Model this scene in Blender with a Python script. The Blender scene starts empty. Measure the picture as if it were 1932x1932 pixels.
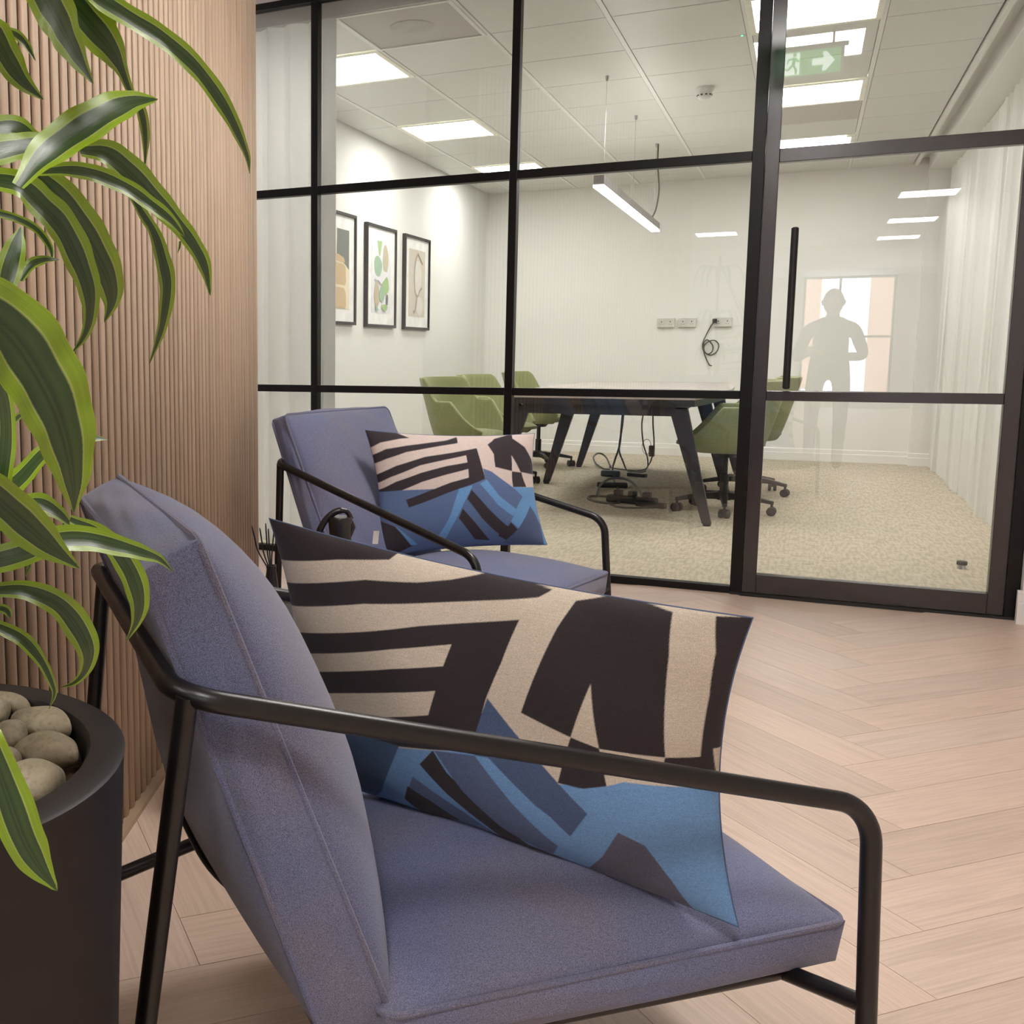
import bpy, math, random
import numpy as np
from mathutils import Vector, Matrix
random.seed(7)
PI = math.pi
C = bpy.context.scene.collection
sc = bpy.context.scene

# ------------------------------------------------------------------ camera
FPX, CX, CY = 1960.76, 536.67, 912.70          # focal length and principal point in pixels of the 1932 px frame
PITCH, ROLL, YAW = 0.125993, -0.002584, 0.463333
HC = 1.02
_fw = np.array([-math.sin(YAW)*math.cos(PITCH), math.cos(YAW)*math.cos(PITCH), -math.sin(PITCH)])
_r0 = np.array([math.cos(YAW), math.sin(YAW), 0.0]); _u0 = np.cross(_r0, _fw)
_r = math.cos(ROLL)*_r0+math.sin(ROLL)*_u0; _u = -math.sin(ROLL)*_r0+math.cos(ROLL)*_u0
EYE = np.array([0, 0, HC])
cam = bpy.data.cameras.new('camera'); camo = bpy.data.objects.new('camera', cam); C.objects.link(camo)
M = Matrix(((_r[0], _u[0], -_fw[0], 0), (_r[1], _u[1], -_fw[1], 0), (_r[2], _u[2], -_fw[2], HC), (0, 0, 0, 1)))
camo.matrix_world = M
cam.sensor_fit = 'HORIZONTAL'; cam.sensor_width = 36; cam.lens = 36*FPX/1932
cam.shift_x = (966-CX)/1932; cam.shift_y = (CY-966)/1932; cam.clip_start = 0.01
sc.camera = camo

# ------------------------------------------------------------------ exposure, world, large lights
sc.view_settings.view_transform = 'Standard'; sc.view_settings.look = 'None'
sc.view_settings.gamma = 1; sc.view_settings.use_curve_mapping = False
sc.view_settings.exposure = 0.0
ROOM_PANEL, LOBBY_PANEL, PENDANT, SKY = 22.0, 42.0, 24.0, 8.0
w = bpy.data.worlds.new('world'); sc.world = w; w.use_nodes = True
w.node_tree.nodes['Background'].inputs[0].default_value = (0.72, 0.80, 1.0, 1)
w.node_tree.nodes['Background'].inputs[1].default_value = SKY

def ray(x, y):
    return _fw+_r*(x-CX)/FPX-_u*(y-CY)/FPX
def at_z(x, y, z):
    r = ray(x, y); return EYE+r*((z-HC)/r[2])
def at_y(x, y, Y):
    r = ray(x, y); return EYE+r*(Y/r[1])
def at_x(x, y, X):
    r = ray(x, y); return EYE+r*(X/r[0])
def at_d(x, y, d):
    r = ray(x, y); return EYE+r/np.linalg.norm(r)*d

# ------------------------------------------------------------------ object helpers
def link(name, me, mat=None, parent=None, smooth=False):
    o = bpy.data.objects.new(name, me); C.objects.link(o)
    if mat is not None and len(me.materials) == 0: me.materials.append(mat)
    if parent is not None: o.parent = parent
    if smooth:
        for p in me.polygons: p.use_smooth = True
    return o
def obj(name, V, F, mat=None, parent=None, smooth=False):
    me = bpy.data.meshes.new(name); me.from_pydata([tuple(map(float, v)) for v in V], [], F); me.update()
    return link(name, me, mat, parent, smooth)
def empty(name, loc=(0, 0, 0), rz=0):
    o = bpy.data.objects.new(name, None); C.objects.link(o); o.location = loc; o.rotation_euler = (0, 0, rz)
    o.empty_display_size = .1; return o
def tag(o, label, cat, group=None):
    o['label'] = label; o['category'] = cat
    if group: o['group'] = group
    return o
def struct(o):
    o['kind'] = 'structure'; return o
BF = [(0, 1, 3, 2), (4, 6, 7, 5), (0, 4, 5, 1), (2, 3, 7, 6), (0, 2, 6, 4), (1, 5, 7, 3)]
class MB:
    def __init__(s): s.V = []; s.F = []
    def add(s, V, F):
        n = len(s.V); s.V += [tuple(v) for v in V]; s.F += [tuple(i+n for i in f) for f in F]; return s
    def box(s, a, b):
        V = [(x, y, z) for x in (a[0], b[0]) for y in (a[1], b[1]) for z in (a[2], b[2])]
        return s.add(V, BF)
    def obox(s, c, ux, uy, uz):
        c, ux, uy, uz = map(np.array, (c, ux, uy, uz))
        return s.add([c+i*ux+j*uy+k*uz for i in (-1, 1) for j in (-1, 1) for k in (-1, 1)], BF)
    def lathe(s, prof, n=32, c=(0, 0, 0), cap=True):
        V = []; F = []; m = len(prof)
        for i in range(n):
            a = 2*PI*i/n
            for r, z in prof: V.append((c[0]+r*math.cos(a), c[1]+r*math.sin(a), c[2]+z))
        for i in range(n):
            j = (i+1) % n
            for k in range(m-1): F.append((i*m+k, j*m+k, j*m+k+1, i*m+k+1))
        if cap:
            F.append(tuple(i*m for i in range(n))[::-1]); F.append(tuple(i*m+m-1 for i in range(n)))
        return s.add(V, F)
    def tube(s, P, r, n=12, cap=True, closed=False):
        P = [np.array(p, float) for p in P]; m = len(P)
        T = []
        for i in range(m):
            a = P[(i-1) % m] if (closed or i > 0) else P[i]; b = P[(i+1) % m] if (closed or i < m-1) else P[i]
            t = b-a; T.append(t/(np.linalg.norm(t)+1e-12))
        up = np.array([0, 0, 1.0]) if abs(T[0][2]) < .9 else np.array([1.0, 0, 0])
        N = np.cross(T[0], up); N /= np.linalg.norm(N)
        V = []; F = []
        rr = r if hasattr(r, '__len__') else [r]*m
        for i in range(m):
            N = N-T[i]*(N@T[i]); N /= np.linalg.norm(N); B = np.cross(T[i], N)
            for k in range(n):
                a = 2*PI*k/n; V.append(P[i]+rr[i]*(math.cos(a)*N+math.sin(a)*B))
        for i in range(m if closed else m-1):
            j = (i+1) % m
            for k in range(n):
                l = (k+1) % n; F.append((i*n+k, i*n+l, j*n+l, j*n+k))
        if cap and not closed:
            F.append(tuple(range(n))[::-1]); F.append(tuple((m-1)*n+k for k in range(n)))
        return s.add(V, F)
    def grid(s, G):
        n = len(G); m = len(G[0]); V = [p for row in G for p in row]
        return s.add(V, [(i*m+j, i*m+j+1, (i+1)*m+j+1, (i+1)*m+j) for i in range(n-1) for j in range(m-1)])
    def build(s, name, mat=None, parent=None, smooth=False, merge=False):
        o = obj(name, s.V, s.F, mat, parent, smooth)
        if smooth and not merge:
            es = o.modifiers.new('edges', 'EDGE_SPLIT'); es.split_angle = math.radians(42)
        if merge:
            import bmesh
            bm = bmesh.new(); bm.from_mesh(o.data); bmesh.ops.remove_doubles(bm, verts=bm.verts, dist=1e-5)
            bmesh.ops.recalc_face_normals(bm, faces=bm.faces); bm.to_mesh(o.data); bm.free()
        return o
def bevel(o, w, seg=2, ang=.6):
    m = o.modifiers.new('b', 'BEVEL'); m.width = w; m.segments = seg; m.limit_method = 'ANGLE'; m.angle_limit = ang; return o
def fillet(P, rad, n=7):
    """polyline with rounded corners; rad per inner point"""
    P = [np.array(p, float) for p in P]; out = [P[0]]
    for i in range(1, len(P)-1):
        r = rad[i-1] if hasattr(rad, '__len__') else rad
        a = P[i-1]-P[i]; b = P[i+1]-P[i]; la = np.linalg.norm(a); lb = np.linalg.norm(b); a /= la; b /= lb
        ang = math.acos(max(-1, min(1, a@b))); t = min(r/math.tan(ang/2), .48*la, .48*lb)
        A = P[i]+a*t; B = P[i]+b*t; rr = t*math.tan(ang/2)
        bis = (a+b)/np.linalg.norm(a+b); cen = P[i]+bis*(rr/math.sin(ang/2))
        u0 = (A-cen)/np.linalg.norm(A-cen); v0 = (B-cen)/np.linalg.norm(B-cen); w0 = math.acos(max(-1, min(1, u0@v0)))
        for k in range(n+1):
            q = k/n; out.append(cen+rr*(math.sin((1-q)*w0)*u0+math.sin(q*w0)*v0)/max(1e-9, math.sin(w0)))
    out.append(P[-1]); return out
def spline(P, n=8):
    P = [np.array(p, float) for p in P]; out = []
    Q = [2*P[0]-P[1]]+P+[2*P[-1]-P[-2]]
    for i in range(1, len(Q)-2):
        for k in range(n):
            t = k/n; a, b, c, d = Q[i-1:i+3]
            out.append(.5*((2*b)+(c-a)*t+(2*a-5*b+4*c-d)*t*t+(3*b-a-3*c+d)*t**3))
    out.append(P[-1]); return out

# ------------------------------------------------------------------ materials
class NT:
    def __init__(s, name):
        s.m = bpy.data.materials.new(name); s.m.use_nodes = True; s.t = s.m.node_tree; s.n = s.t.nodes; s.l = s.t.links
        s.b = s.n['Principled BSDF']; s.out = s.n['Material Output']
    def new(s, t, **kw):
        n = s.n.new(t)
        for k, v in kw.items(): setattr(n, k, v)
        return n
    def co(s, kind='Object', scale=(1, 1, 1), rot=(0, 0, 0)):
        tc = s.new('ShaderNodeTexCoord'); mp = s.new('ShaderNodeMapping')
        mp.inputs['Scale'].default_value = scale; mp.inputs['Rotation'].default_value = rot
        s.l.new(tc.outputs[kind], mp.inputs[0]); return mp.outputs[0]
    def noise(s, vec, scale=5, detail=3, rough=.55, dist=0):
        n = s.new('ShaderNodeTexNoise'); n.inputs['Scale'].default_value = scale; n.inputs['Detail'].default_value = detail
        n.inputs['Roughness'].default_value = rough; n.inputs['Distortion'].default_value = dist
        if vec is not None: s.l.new(vec, n.inputs['Vector'])
        return n.outputs['Fac']
    def ramp(s, fac, stops):
        r = s.new('ShaderNodeValToRGB'); e = r.color_ramp.elements
        while len(e) < len(stops): e.new(.5)
        for i, (p, c) in enumerate(stops): e[i].position = p; e[i].color = (*c, 1)
        s.l.new(fac, r.inputs[0]); return r.outputs[0]
    def mix(s, a, b, f, mode='MIX'):
        m = s.new('ShaderNodeMix', data_type='RGBA', blend_type=mode)
        for v, i in ((f, 0), (a, 6), (b, 7)):
            if hasattr(v, 'node'): s.l.new(v, m.inputs[i])
            elif isinstance(v, (int, float)): m.inputs[i].default_value = v
            else: m.inputs[i].default_value = (*v, 1)
        return m.outputs[2]
    def bump(s, h, st=.3, dist=.001):
        b = s.new('ShaderNodeBump'); b.inputs['Strength'].default_value = st; b.inputs['Distance'].default_value = dist
        s.l.new(h, b.inputs['Height']); s.l.new(b.outputs[0], s.b.inputs['Normal'])
    def col(s, c):
        if hasattr(c, 'node'): s.l.new(c, s.b.inputs['Base Color'])
        else: s.b.inputs['Base Color'].default_value = (*c, 1)
def simple(name, c, rough=.5, metal=0, spec=.5, var=.08, scale=12):
    t = NT(name); f = t.noise(t.co(), scale, 2)
    lo = tuple(x*(1-var) for x in c); hi = tuple(min(1, x*(1+var)) for x in c)
    t.col(t.ramp(f, [(.3, lo), (.7, hi)])); t.b.inputs['Roughness'].default_value = rough
    t.b.inputs['Metallic'].default_value = metal; t.b.inputs['Specular IOR Level'].default_value = spec
    return t.m
def emit(name, c, s):
    t = NT(name); t.b.inputs['Base Color'].default_value = (.8, .8, .8, 1)
    t.b.inputs['Emission Color'].default_value = (*c, 1); t.b.inputs['Emission Strength'].default_value = s; return t.m
def fabric(name, c1, c2, sc1=9, thread=1.0, rough=.9, weave=850):
    t = NT(name); co = t.co()
    big = t.noise(co, sc1, 2); fine = t.noise(co, weave, 1, .8)
    base = t.ramp(big, [(.35, c1), (.65, c2)])
    k = t.ramp(fine, [(.32, (.45, .45, .45)), (.68, (1.55, 1.55, 1.55))])
    t.col(t.mix(base, k, .75*thread, 'MULTIPLY')); t.b.inputs['Roughness'].default_value = rough
    t.b.inputs['Sheen Weight'].default_value = .25; t.b.inputs['Sheen Roughness'].default_value = .5
    t.b.inputs['Specular IOR Level'].default_value = .2
    t.bump(fine, .35, .0006); return t.m
def wood(name, cs, scale=1.0, axis=0, rough=.45, bump=.12):
    t = NT(name)
    oi = t.new('ShaderNodeObjectInfo'); tc = t.new('ShaderNodeTexCoord'); off = t.new('ShaderNodeVectorMath', operation='ADD')
    mul = t.new('ShaderNodeVectorMath', operation='SCALE'); mul.inputs['Scale'].default_value = 37.0
    cmb = t.new('ShaderNodeCombineXYZ')
    for i in range(3): t.l.new(oi.outputs['Random'], cmb.inputs[i])
    t.l.new(cmb.outputs[0], mul.inputs[0]); t.l.new(tc.outputs['Object'], off.inputs[0]); t.l.new(mul.outputs[0], off.inputs[1])
    mp = t.new('ShaderNodeMapping'); s3 = [22*scale]*3; s3[axis] = 1.6*scale; mp.inputs['Scale'].default_value = s3
    t.l.new(off.outputs[0], mp.inputs[0])
    g = t.noise(mp.outputs[0], 1.3, 5, .6, .9)
    mp2 = t.new('ShaderNodeMapping'); s4 = [160*scale]*3; s4[axis] = 5*scale; mp2.inputs['Scale'].default_value = s4
    t.l.new(off.outputs[0], mp2.inputs[0]); g2 = t.noise(mp2.outputs[0], 1.2, 2, .6)
    c = t.ramp(g, [(.3, cs[0]), (.5, cs[1]), (.72, cs[2])])
    c = t.mix(c, t.ramp(g2, [(.35, (.86, .85, .83)), (.6, (1.05, 1.05, 1.05))]), .6, 'MULTIPLY')
    tone = t.ramp(oi.outputs['Random'], [(0, (.90, .885, .87)), (.5, (1, 1, 1)), (1, (1.03, .99, .96))])
    c = t.mix(c, tone, 1.0, 'MULTIPLY')
    t.col(c); t.b.inputs['Roughness'].default_value = rough; t.bump(g2, bump, .0008); return t.m

M_FRAME = simple('black_metal_frame', (.005, .004, .004), .38, 0, .28)
M_DOORFRAME = simple('dark_brown_door_frame', (.026, .020, .021), .22, 0, .7)
M_TUBE = simple('black_powder_coated_steel', (.0085, .007, .0075), .34, 0, .55, .15, 60)
M_WALL = simple('white_wall_paint', (.79, .785, .755), .85, 0, .2, .012, 2)
M_LOBBYWALL = simple('lobby_wall_paint', (.74, .72, .70), .85, 0, .2, .02, 2)
M_SKIRT = simple('white_gloss_skirting', (.84, .82, .79), .35, 0, .5, .01)
M_CEILTILE = simple('ceiling_tile_white', (.63, .63, .60), .42, 0, .4, .012, 1.5)
M_CEILGRID = simple('ceiling_grid_white', (.74, .74, .71), .4, 0, .4, .01)
M_CEIL = simple('lobby_ceiling_white', (.72, .68, .66), .7, 0, .3, .02, 2)
M_LIGHT = emit('room_light_panel', (1.0, .985, .93), ROOM_PANEL)
M_LIGHT2 = emit('lobby_light_panel', (1.0, .965, .93), LOBBY_PANEL)
M_LFRAME = simple('light_panel_frame', (.84, .83, .72), .4)
M_OAK = wood('light_oak_floor', [(.64, .495, .40), (.72, .56, .46), (.68, .525, .425)], 1.0, 0, .42)
M_SLAT = wood('oak_slat', [(.56, .42, .295), (.66, .51, .375), (.60, .455, .33)], .7, 2, .55, .1)
M_BACKING = simple('brown_slat_backing', (.05, .03, .016), .9)
M_BLUE = fabric('blue_grey_woven_fabric', (.155, .178, .31), (.195, .185, .25), 3.6)
M_PIPE = fabric('blue_grey_piping_fabric', (.155, .168, .285), (.18, .172, .235), 9)
M_GREEN = fabric('olive_green_felt', (.235, .25, .115), (.27, .285, .14), 6, .6, .85, 300)
M_TABLE = simple('grey_laminate_table_top', (.42, .37, .34), .25, 0, .6)
M_DARKLEG = simple('dark_slate_metal', (.022, .020, .026), .4)
M_BLACK = simple('black_plastic', (.012, .011, .011), .45)
M_CABLE = simple('dark_cable_rubber', (.07, .065, .05), .5)
M_CABLE2 = simple('black_cable_rubber', (.014, .013, .012), .5)
M_WPLAST = simple('white_plastic', (.62, .62, .60), .4)
M_SOCKET = simple('grey_socket_plastic', (.60, .59, .55), .4)
M_CHROME = simple('brushed_steel', (.45, .45, .46), .25, 1)
M_POT = simple('matt_black_planter', (.0105, .008, .0085), .5, 0, .4, .35, 9)
M_SOIL = simple('dark_soil', (.045, .028, .014), .95, 0, .2, .5, 120)
M_STONE = None
# carpet: woven blocks of short pale and grey-green dashes
t = NT('woven_loop_carpet')
a = t.noise(t.co('Object', (9, 62, 1)), 1.0, 1, .6); b = t.noise(t.co('Object', (66, 10, 1)), 1.0, 1, .6); big = t.noise(t.co(), .8, 2)
m_ = t.mix(t.ramp(a, [(.38, (.40, .35, .275)), (.6, (.56, .50, .405))]), t.ramp(b, [(.40, (.43, .38, .30)), (.58, (.64, .58, .475))]), .5)
m_ = t.mix(m_, t.ramp(big, [(.3, (.96, .97, .92)), (.7, (1.04, 1.0, .98))]), 1.0, 'MULTIPLY')
t.col(m_); t.b.inputs['Roughness'].default_value = .95; t.b.inputs['Specular IOR Level'].default_value = .1
t.bump(b, .5, .004); M_CARPET = t.m
# river stone
t = NT('beige_river_stone'); oi = t.new('ShaderNodeObjectInfo')
n1 = t.noise(t.co(), 28, 4); n2 = t.noise(t.co(), 210, 3, .7)
c = t.ramp(n1, [(.3, (.20, .17, .115)), (.5, (.31, .27, .195)), (.7, (.41, .36, .275))])
c = t.mix(c, t.ramp(n2, [(.28, (.55, .5, .42)), (.5, (1, 1, 1))]), .6, 'MULTIPLY')
c = t.mix(c, t.ramp(oi.outputs['Random'], [(0, (.82, .80, .74)), (1, (1.15, 1.12, 1.08))]), 1.0, 'MULTIPLY')
t.col(c); t.b.inputs['Roughness'].default_value = .7; t.bump(n2, .35, .0012); M_STONE = t.m
# curtain
t = NT('sheer_white_curtain'); f = t.noise(t.co('Object', (1, 1, 40)), 6, 2)
t.col(t.ramp(f, [(.3, (.90, .895, .87)), (.7, (.94, .935, .91))])); t.b.inputs['Roughness'].default_value = .9
tr = t.new('ShaderNodeBsdfTranslucent'); tr.inputs[0].default_value = (.93, .93, .91, 1)
mx = t.new('ShaderNodeMixShader'); mx.inputs[0].default_value = .38
t.l.new(t.b.outputs[0], mx.inputs[1]); t.l.new(tr.outputs[0], mx.inputs[2]); t.l.new(mx.outputs[0], t.out.inputs[0]); M_CURT = t.m
# glass
def glass(name, ior=1.5, tint=(.985, .99, .985)):
    t = NT(name); fr = t.new('ShaderNodeFresnel'); fr.inputs[0].default_value = ior
    tp = t.new('ShaderNodeBsdfTransparent'); tp.inputs[0].default_value = (*tint, 1)
    gl = t.new('ShaderNodeBsdfGlossy'); gl.inputs['Roughness'].default_value = 0.0; gl.inputs[0].default_value = (1, 1, 1, 1)
    mx = t.new('ShaderNodeMixShader'); t.l.new(fr.outputs[0], mx.inputs[0]); t.l.new(tp.outputs[0], mx.inputs[1]); t.l.new(gl.outputs[0], mx.inputs[2])
    t.l.new(mx.outputs[0], t.out.inputs[0]); t.n.remove(t.b); return t.m
M_GLASS = glass('clear_glass', 1.5); M_GLASSDOOR = glass('door_glass', 1.6)
# leaf: lime edges, thin pale lines, dark striped centre, glossy
t = NT('glossy_variegated_leaf'); uv = t.new('ShaderNodeUVMap'); sp = t.new('ShaderNodeSeparateXYZ'); t.l.new(uv.outputs[0], sp.inputs[0])
nz = t.noise(t.co('UV', (60, 3, 1)), 1.0, 3, .6)
G1 = (.33, .47, .018); PALE = (.42, .50, .14); D1 = (.022, .062, .009); D2 = (.042, .088, .018); D3 = (.015, .045, .007)
c = t.ramp(sp.outputs[0], [(0, (.32, .42, .015)), (.02, (.25, .39, .012)), (.19, (.25, .39, .012)), (.215, PALE), (.24, D1), (.40, D2), (.46, D3), (.5, D2), (.54, D3), (.62, D2), (.76, D1), (.785, PALE), (.81, (.25, .39, .012)), (.98, (.25, .39, .012)), (1, (.32, .42, .015))])
c = t.mix(c, t.ramp(nz, [(.3, (.72, .75, .7)), (.7, (1.2, 1.2, 1.25))]), .6, 'MULTIPLY')
t.col(c); t.b.inputs['Roughness'].default_value = .30; t.b.inputs['Specular IOR Level'].default_value = .95
t.b.inputs['Subsurface Weight'].default_value = 0
trn = t.new('ShaderNodeBsdfTranslucent'); t.l.new(c, trn.inputs[0]); mx = t.new('ShaderNodeMixShader'); mx.inputs[0].default_value = .22
t.l.new(t.b.outputs[0], mx.inputs[1]); t.l.new(trn.outputs[0], mx.inputs[2]); t.l.new(mx.outputs[0], t.out.inputs[0])
t.bump(nz, .25, .0006); M_LEAF = t.m
M_CANE = simple('brown_plant_cane', (.16, .12, .07), .8, 0, .3, .3, 50)
# ------------------------------------------------------------------ room shell
ZC = 2.636; ZL = 2.74; YP = 4.70; XL = -3.055; YF = 10.845
def slab(name, a, b, m): return struct(MB().box(a, b).build(name, m))
slab('floor', (-4.2, -12.2, -.06), (2.8, YP+.03, -.004), simple('oak_floor_base', (.66, .52, .41), .5, 0, .4, .06, 3))
slab('floor', (XL-.2, YP+.03, -.06), (2.0, YF+.2, 0), M_CARPET)
slab('wall_left', (XL-.12, YP-.02, 0), (XL, YF, 2.9), M_WALL)
slab('wall_back', (XL-.12, YF, 0), (1.7, YF+.12, 2.9), M_WALL)
slab('wall_right', (1.35, YP+.05, 0), (1.45, YF, 2.9), M_WALL)
slab('wall_front', (.772, 4.66, 0), (2.7, 4.90, 2.9), M_LOBBYWALL)
slab('wall_right', (2.6, -12, 0), (2.7, 4.66, 2.9), M_LOBBYWALL)
slab('wall_left', (-4.2, -12, 0), (-4.1, 4.8, 2.9), M_LOBBYWALL)
# rear lobby wall with a glazed opening
wb = MB(); wb.box((-4.2, -12.2, 0), (-.12, -12, 2.9)); wb.box((1.35, -12.2, 0), (2.7, -12, 2.9)); wb.box((-.12, -12.2, 2.35), (1.35, -12, 2.9)); wb.box((-.12, -12.2, 0), (1.35, -12, .25))
struct(wb.build('wall_back', M_LOBBYWALL))
wn = struct(empty('window_2', (.6, -12.1, .25)))
f = MB()
for x in (-.12, .45, 1.31): f.box((x, -12.13, .25), (x+.04, -12.08, 2.35))
for z in (.25, 1.25, 2.31): f.box((-.12, -12.13, z), (1.35, -12.08, z+.04))
o = f.build('window_frame', M_FRAME); o.parent = wn; o.matrix_parent_inverse = Matrix.Translation((-.6, 12.1, -.25))
# a terracotta facade seen through that window and a bulkhead above it
bl = MB().box((-3, -22.2, 0), (.25, -22, 5.5)); bl.box((1.3, -20.2, 0), (6, -20, 4)).build('building_facade', simple('orange_facade', (.62, .36, .22), .8))
tag(bpy.data.objects['building_facade'], 'orange rendered building front beyond the far lobby window, reflected in the door glass', 'building')
slab('trim_1', (-4.1, -11.9, 2.35), (2.6, -10.2, 2.74), M_CEIL)
slab('wall_pier', (1.32, -5.2, 0), (1.9, -4.6, 2.74), M_LOBBYWALL).name = 'wall_pier'
slab('ceiling', (-4.2, -12.2, ZL), (2.8, YP+.14, ZL+.09), M_CEIL)

# baseboards
def skirting(name, a, b, nrm, h=.115, t=.016):
    """profile swept from a to b on the wall, nrm points into the room"""
    pr = [(0, 0), (t, 0), (t, h*.62), (t*.7, h*.66), (t*.7, h*.94), (t*.35, h), (0, h)]
    V = []
    for p in (a, b):
        for d, z in pr: V.append((p[0]+nrm[0]*d, p[1]+nrm[1]*d, z))
    n = len(pr); F = [(i, (i+1) % n, n+(i+1) % n, n+i) for i in range(n)]+[tuple(range(n))[::-1], tuple(range(n, 2*n))]
    return struct(obj(name, V, F, M_SKIRT))
skirting('baseboard_back', (XL, YF), (1.0, YF), (0, -1)); skirting('baseboard_left', (XL, YP+.05), (XL, YF), (1, 0))
skirting('baseboard_front', (.755, 4.66), (2.6, 4.66), (0, -1), .125, .03)
# pier in the far right corner of the meeting room, behind the curtain
slab('wall_pier', (.86, YF-.12, 0), (1.35, YF, ZC), M_WALL)
skirting('baseboard_pier', (.85, YF-.12), (1.3, YF-.12), (0, -1), .115, .018)
# bulkhead above the right hand curtain with a shadow gap channel
b = MB(); b.box((.85, YP+.06, 2.565), (1.35, YF-.12, ZC+.05)); struct(bevel(b.build('trim_2', M_CEILGRID), .004))
b = MB(); b.box((.745, YP+.06, ZC-.018), (.775, YF, ZC+.03)); struct(b.build('trim_3', M_CEILGRID))

# ------------------------------------------------------------------ suspended ceiling of the meeting room
ceil = struct(MB().box((XL, YP+.135, ZC+.05), (1.4, YF, ZC+.12)).build('ceiling', M_CEILGRID))
xs = [-3.055, -2.755, -2.155, -1.555, -.955, -.355, .245, .75]; ys = [4.84+.62*k for k in range(10)]
ys = ys+[10.845]
LIT = [(-2.155, 5.46), (-2.155, 7.32), (-2.155, 9.18), (.245, 5.46), (.245, 7.32), (.245, 9.18)]
GRILLE = [(.245, 7.94)]; CASS = [(-1.555, 4.84)]
def has(L, x1, y0): return any(abs(a-x1) < .01 and abs(b-y0) < .01 for a, b in L)
def perf(name):
    t = NT(name); vo = t.new('ShaderNodeTexVoronoi'); vo.inputs['Scale'].default_value = 1; vo.inputs['Randomness'].default_value = 0
    t.l.new(t.co('Object', (95, 95, 95)), vo.inputs[0])
    t.col(t.ramp(vo.outputs[0], [(.38, (.10, .095, .09)), (.46, (.50, .48, .45))])); t.b.inputs['Roughness'].default_value = .5; return t.m
M_PERF = perf('perforated_white_metal')
for i in range(len(xs)-1):
    for j in range(len(ys)-1):
        x0, x1, y0, y1 = xs[i]+.014, xs[i+1]-.014, ys[j]+.0035, ys[j+1]-.0035
        if has(LIT, xs[i+1], ys[j]) or has(CASS, xs[i+1], ys[j]): continue
        o = MB().box((x0, y0, ZC), (x1, y1, ZC+.02)).build('ceiling_tile', M_PERF if has(GRILLE, xs[i+1], ys[j]) else M_CEILTILE, ceil)
        if has(GRILLE, xs[i+1], ys[j]): o['label'] = 'perforated grille tile'
        bevel(o, .002, 1)
for x in xs[1:-1]:
    g = MB().box((x-.012, YP+.14, ZC-.003), (x+.012, YF, ZC+.03)).build('ceiling_runner', M_CEILGRID, ceil)
for (x1, y0) in LIT:
    cx, cy = x1-.3, y0+.31
    e = empty('ceiling_light', (cx, cy, ZC))
    L = .283
    fr = MB()
    for a, b in (((-.3, -.31), (.3, -.275)), ((-.3, .275), (.3, .31)), ((-.3, -.275), (-.268, .275)), ((.268, -.275), (.3, .275))):
        fr.box((a[0]*.985, a[1]*.985, -.008), (b[0]*.985, b[1]*.985, .012))
    bevel(fr.build('frame', M_LFRAME, e), .003)
    MB().box((-.27, -.278, -.002), (.27, .278, .008)).build('diffuser', M_LIGHT, e)
    rowname = {5.46: 'nearest the glass partition', 7.32: 'second from the glass partition', 9.18: 'farthest from the glass partition'}[y0]
    tag(e, 'lit ceiling panel, %s row of the meeting room, %s' % ('left' if x1 < -1 else 'right', rowname), 'ceiling light', 'meeting room ceiling light panels')
e = empty('air_cassette', (-1.855, 5.15, ZC)); tag(e, 'square perforated ceiling air diffuser with a round centre, beside the left row of lights', 'air vent')
MB().box((-.285, -.305, -.004), (.285, .305, .01)).build('grille', M_PERF, e)
MB().lathe([(.0, -.008), (.105, -.008), (.11, -.004)], 40).build('disc', simple('pale_perforated_disc', (.42, .405, .38), .5), e)
fr = MB()
for a, b in (((-.3, -.31), (.3, -.29)), ((-.3, .29), (.3, .31)), ((-.3, -.29), (-.28, .29)), ((.28, -.29), (.3, .29))): fr.box((a[0]*.99, a[1]*.99, -.01), (b[0]*.99, b[1]*.99, .012))
fr.build('frame', M_CEILGRID, e)
e = empty('smoke_detector', (-.655, 7.14, ZC)); tag(e, 'white smoke detector on the ceiling left of the right row of lights', 'smoke detector')
MB().lathe([(.052, 0), (.052, -.022), (.046, -.03), (.0, -.03)], 32).build('base', M_WPLAST, e, True)
MB().lathe([(.044, -.028), (.041, -.058), (.03, -.07), (.0, -.073)], 32).build('sensor_cap', M_WPLAST, e, True)
sl = MB()
for k in range(10):
    a = 2*PI*k/10; sl.obox((.042*math.cos(a), .042*math.sin(a), -.048), (.006*-math.sin(a), .006*math.cos(a), 0), (.003*math.cos(a), .003*math.sin(a), 0), (0, 0, .004))
sl.build('slot', M_BLACK, e)
e = empty('indicator_light', (-.389, 6.07, ZC)); tag(e, 'tiny green indicator light in the ceiling beside the nearest right panel', 'indicator')
MB().lathe([(.012, 0), (.011, -.003), (.0, -.003)], 16).build('bezel', M_WPLAST, e); MB().lathe([(.005, -.003), (.004, -.006), (0, -.007)], 12).build('lens', emit('green_led', (0, 1, .25), 6), e)

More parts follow.
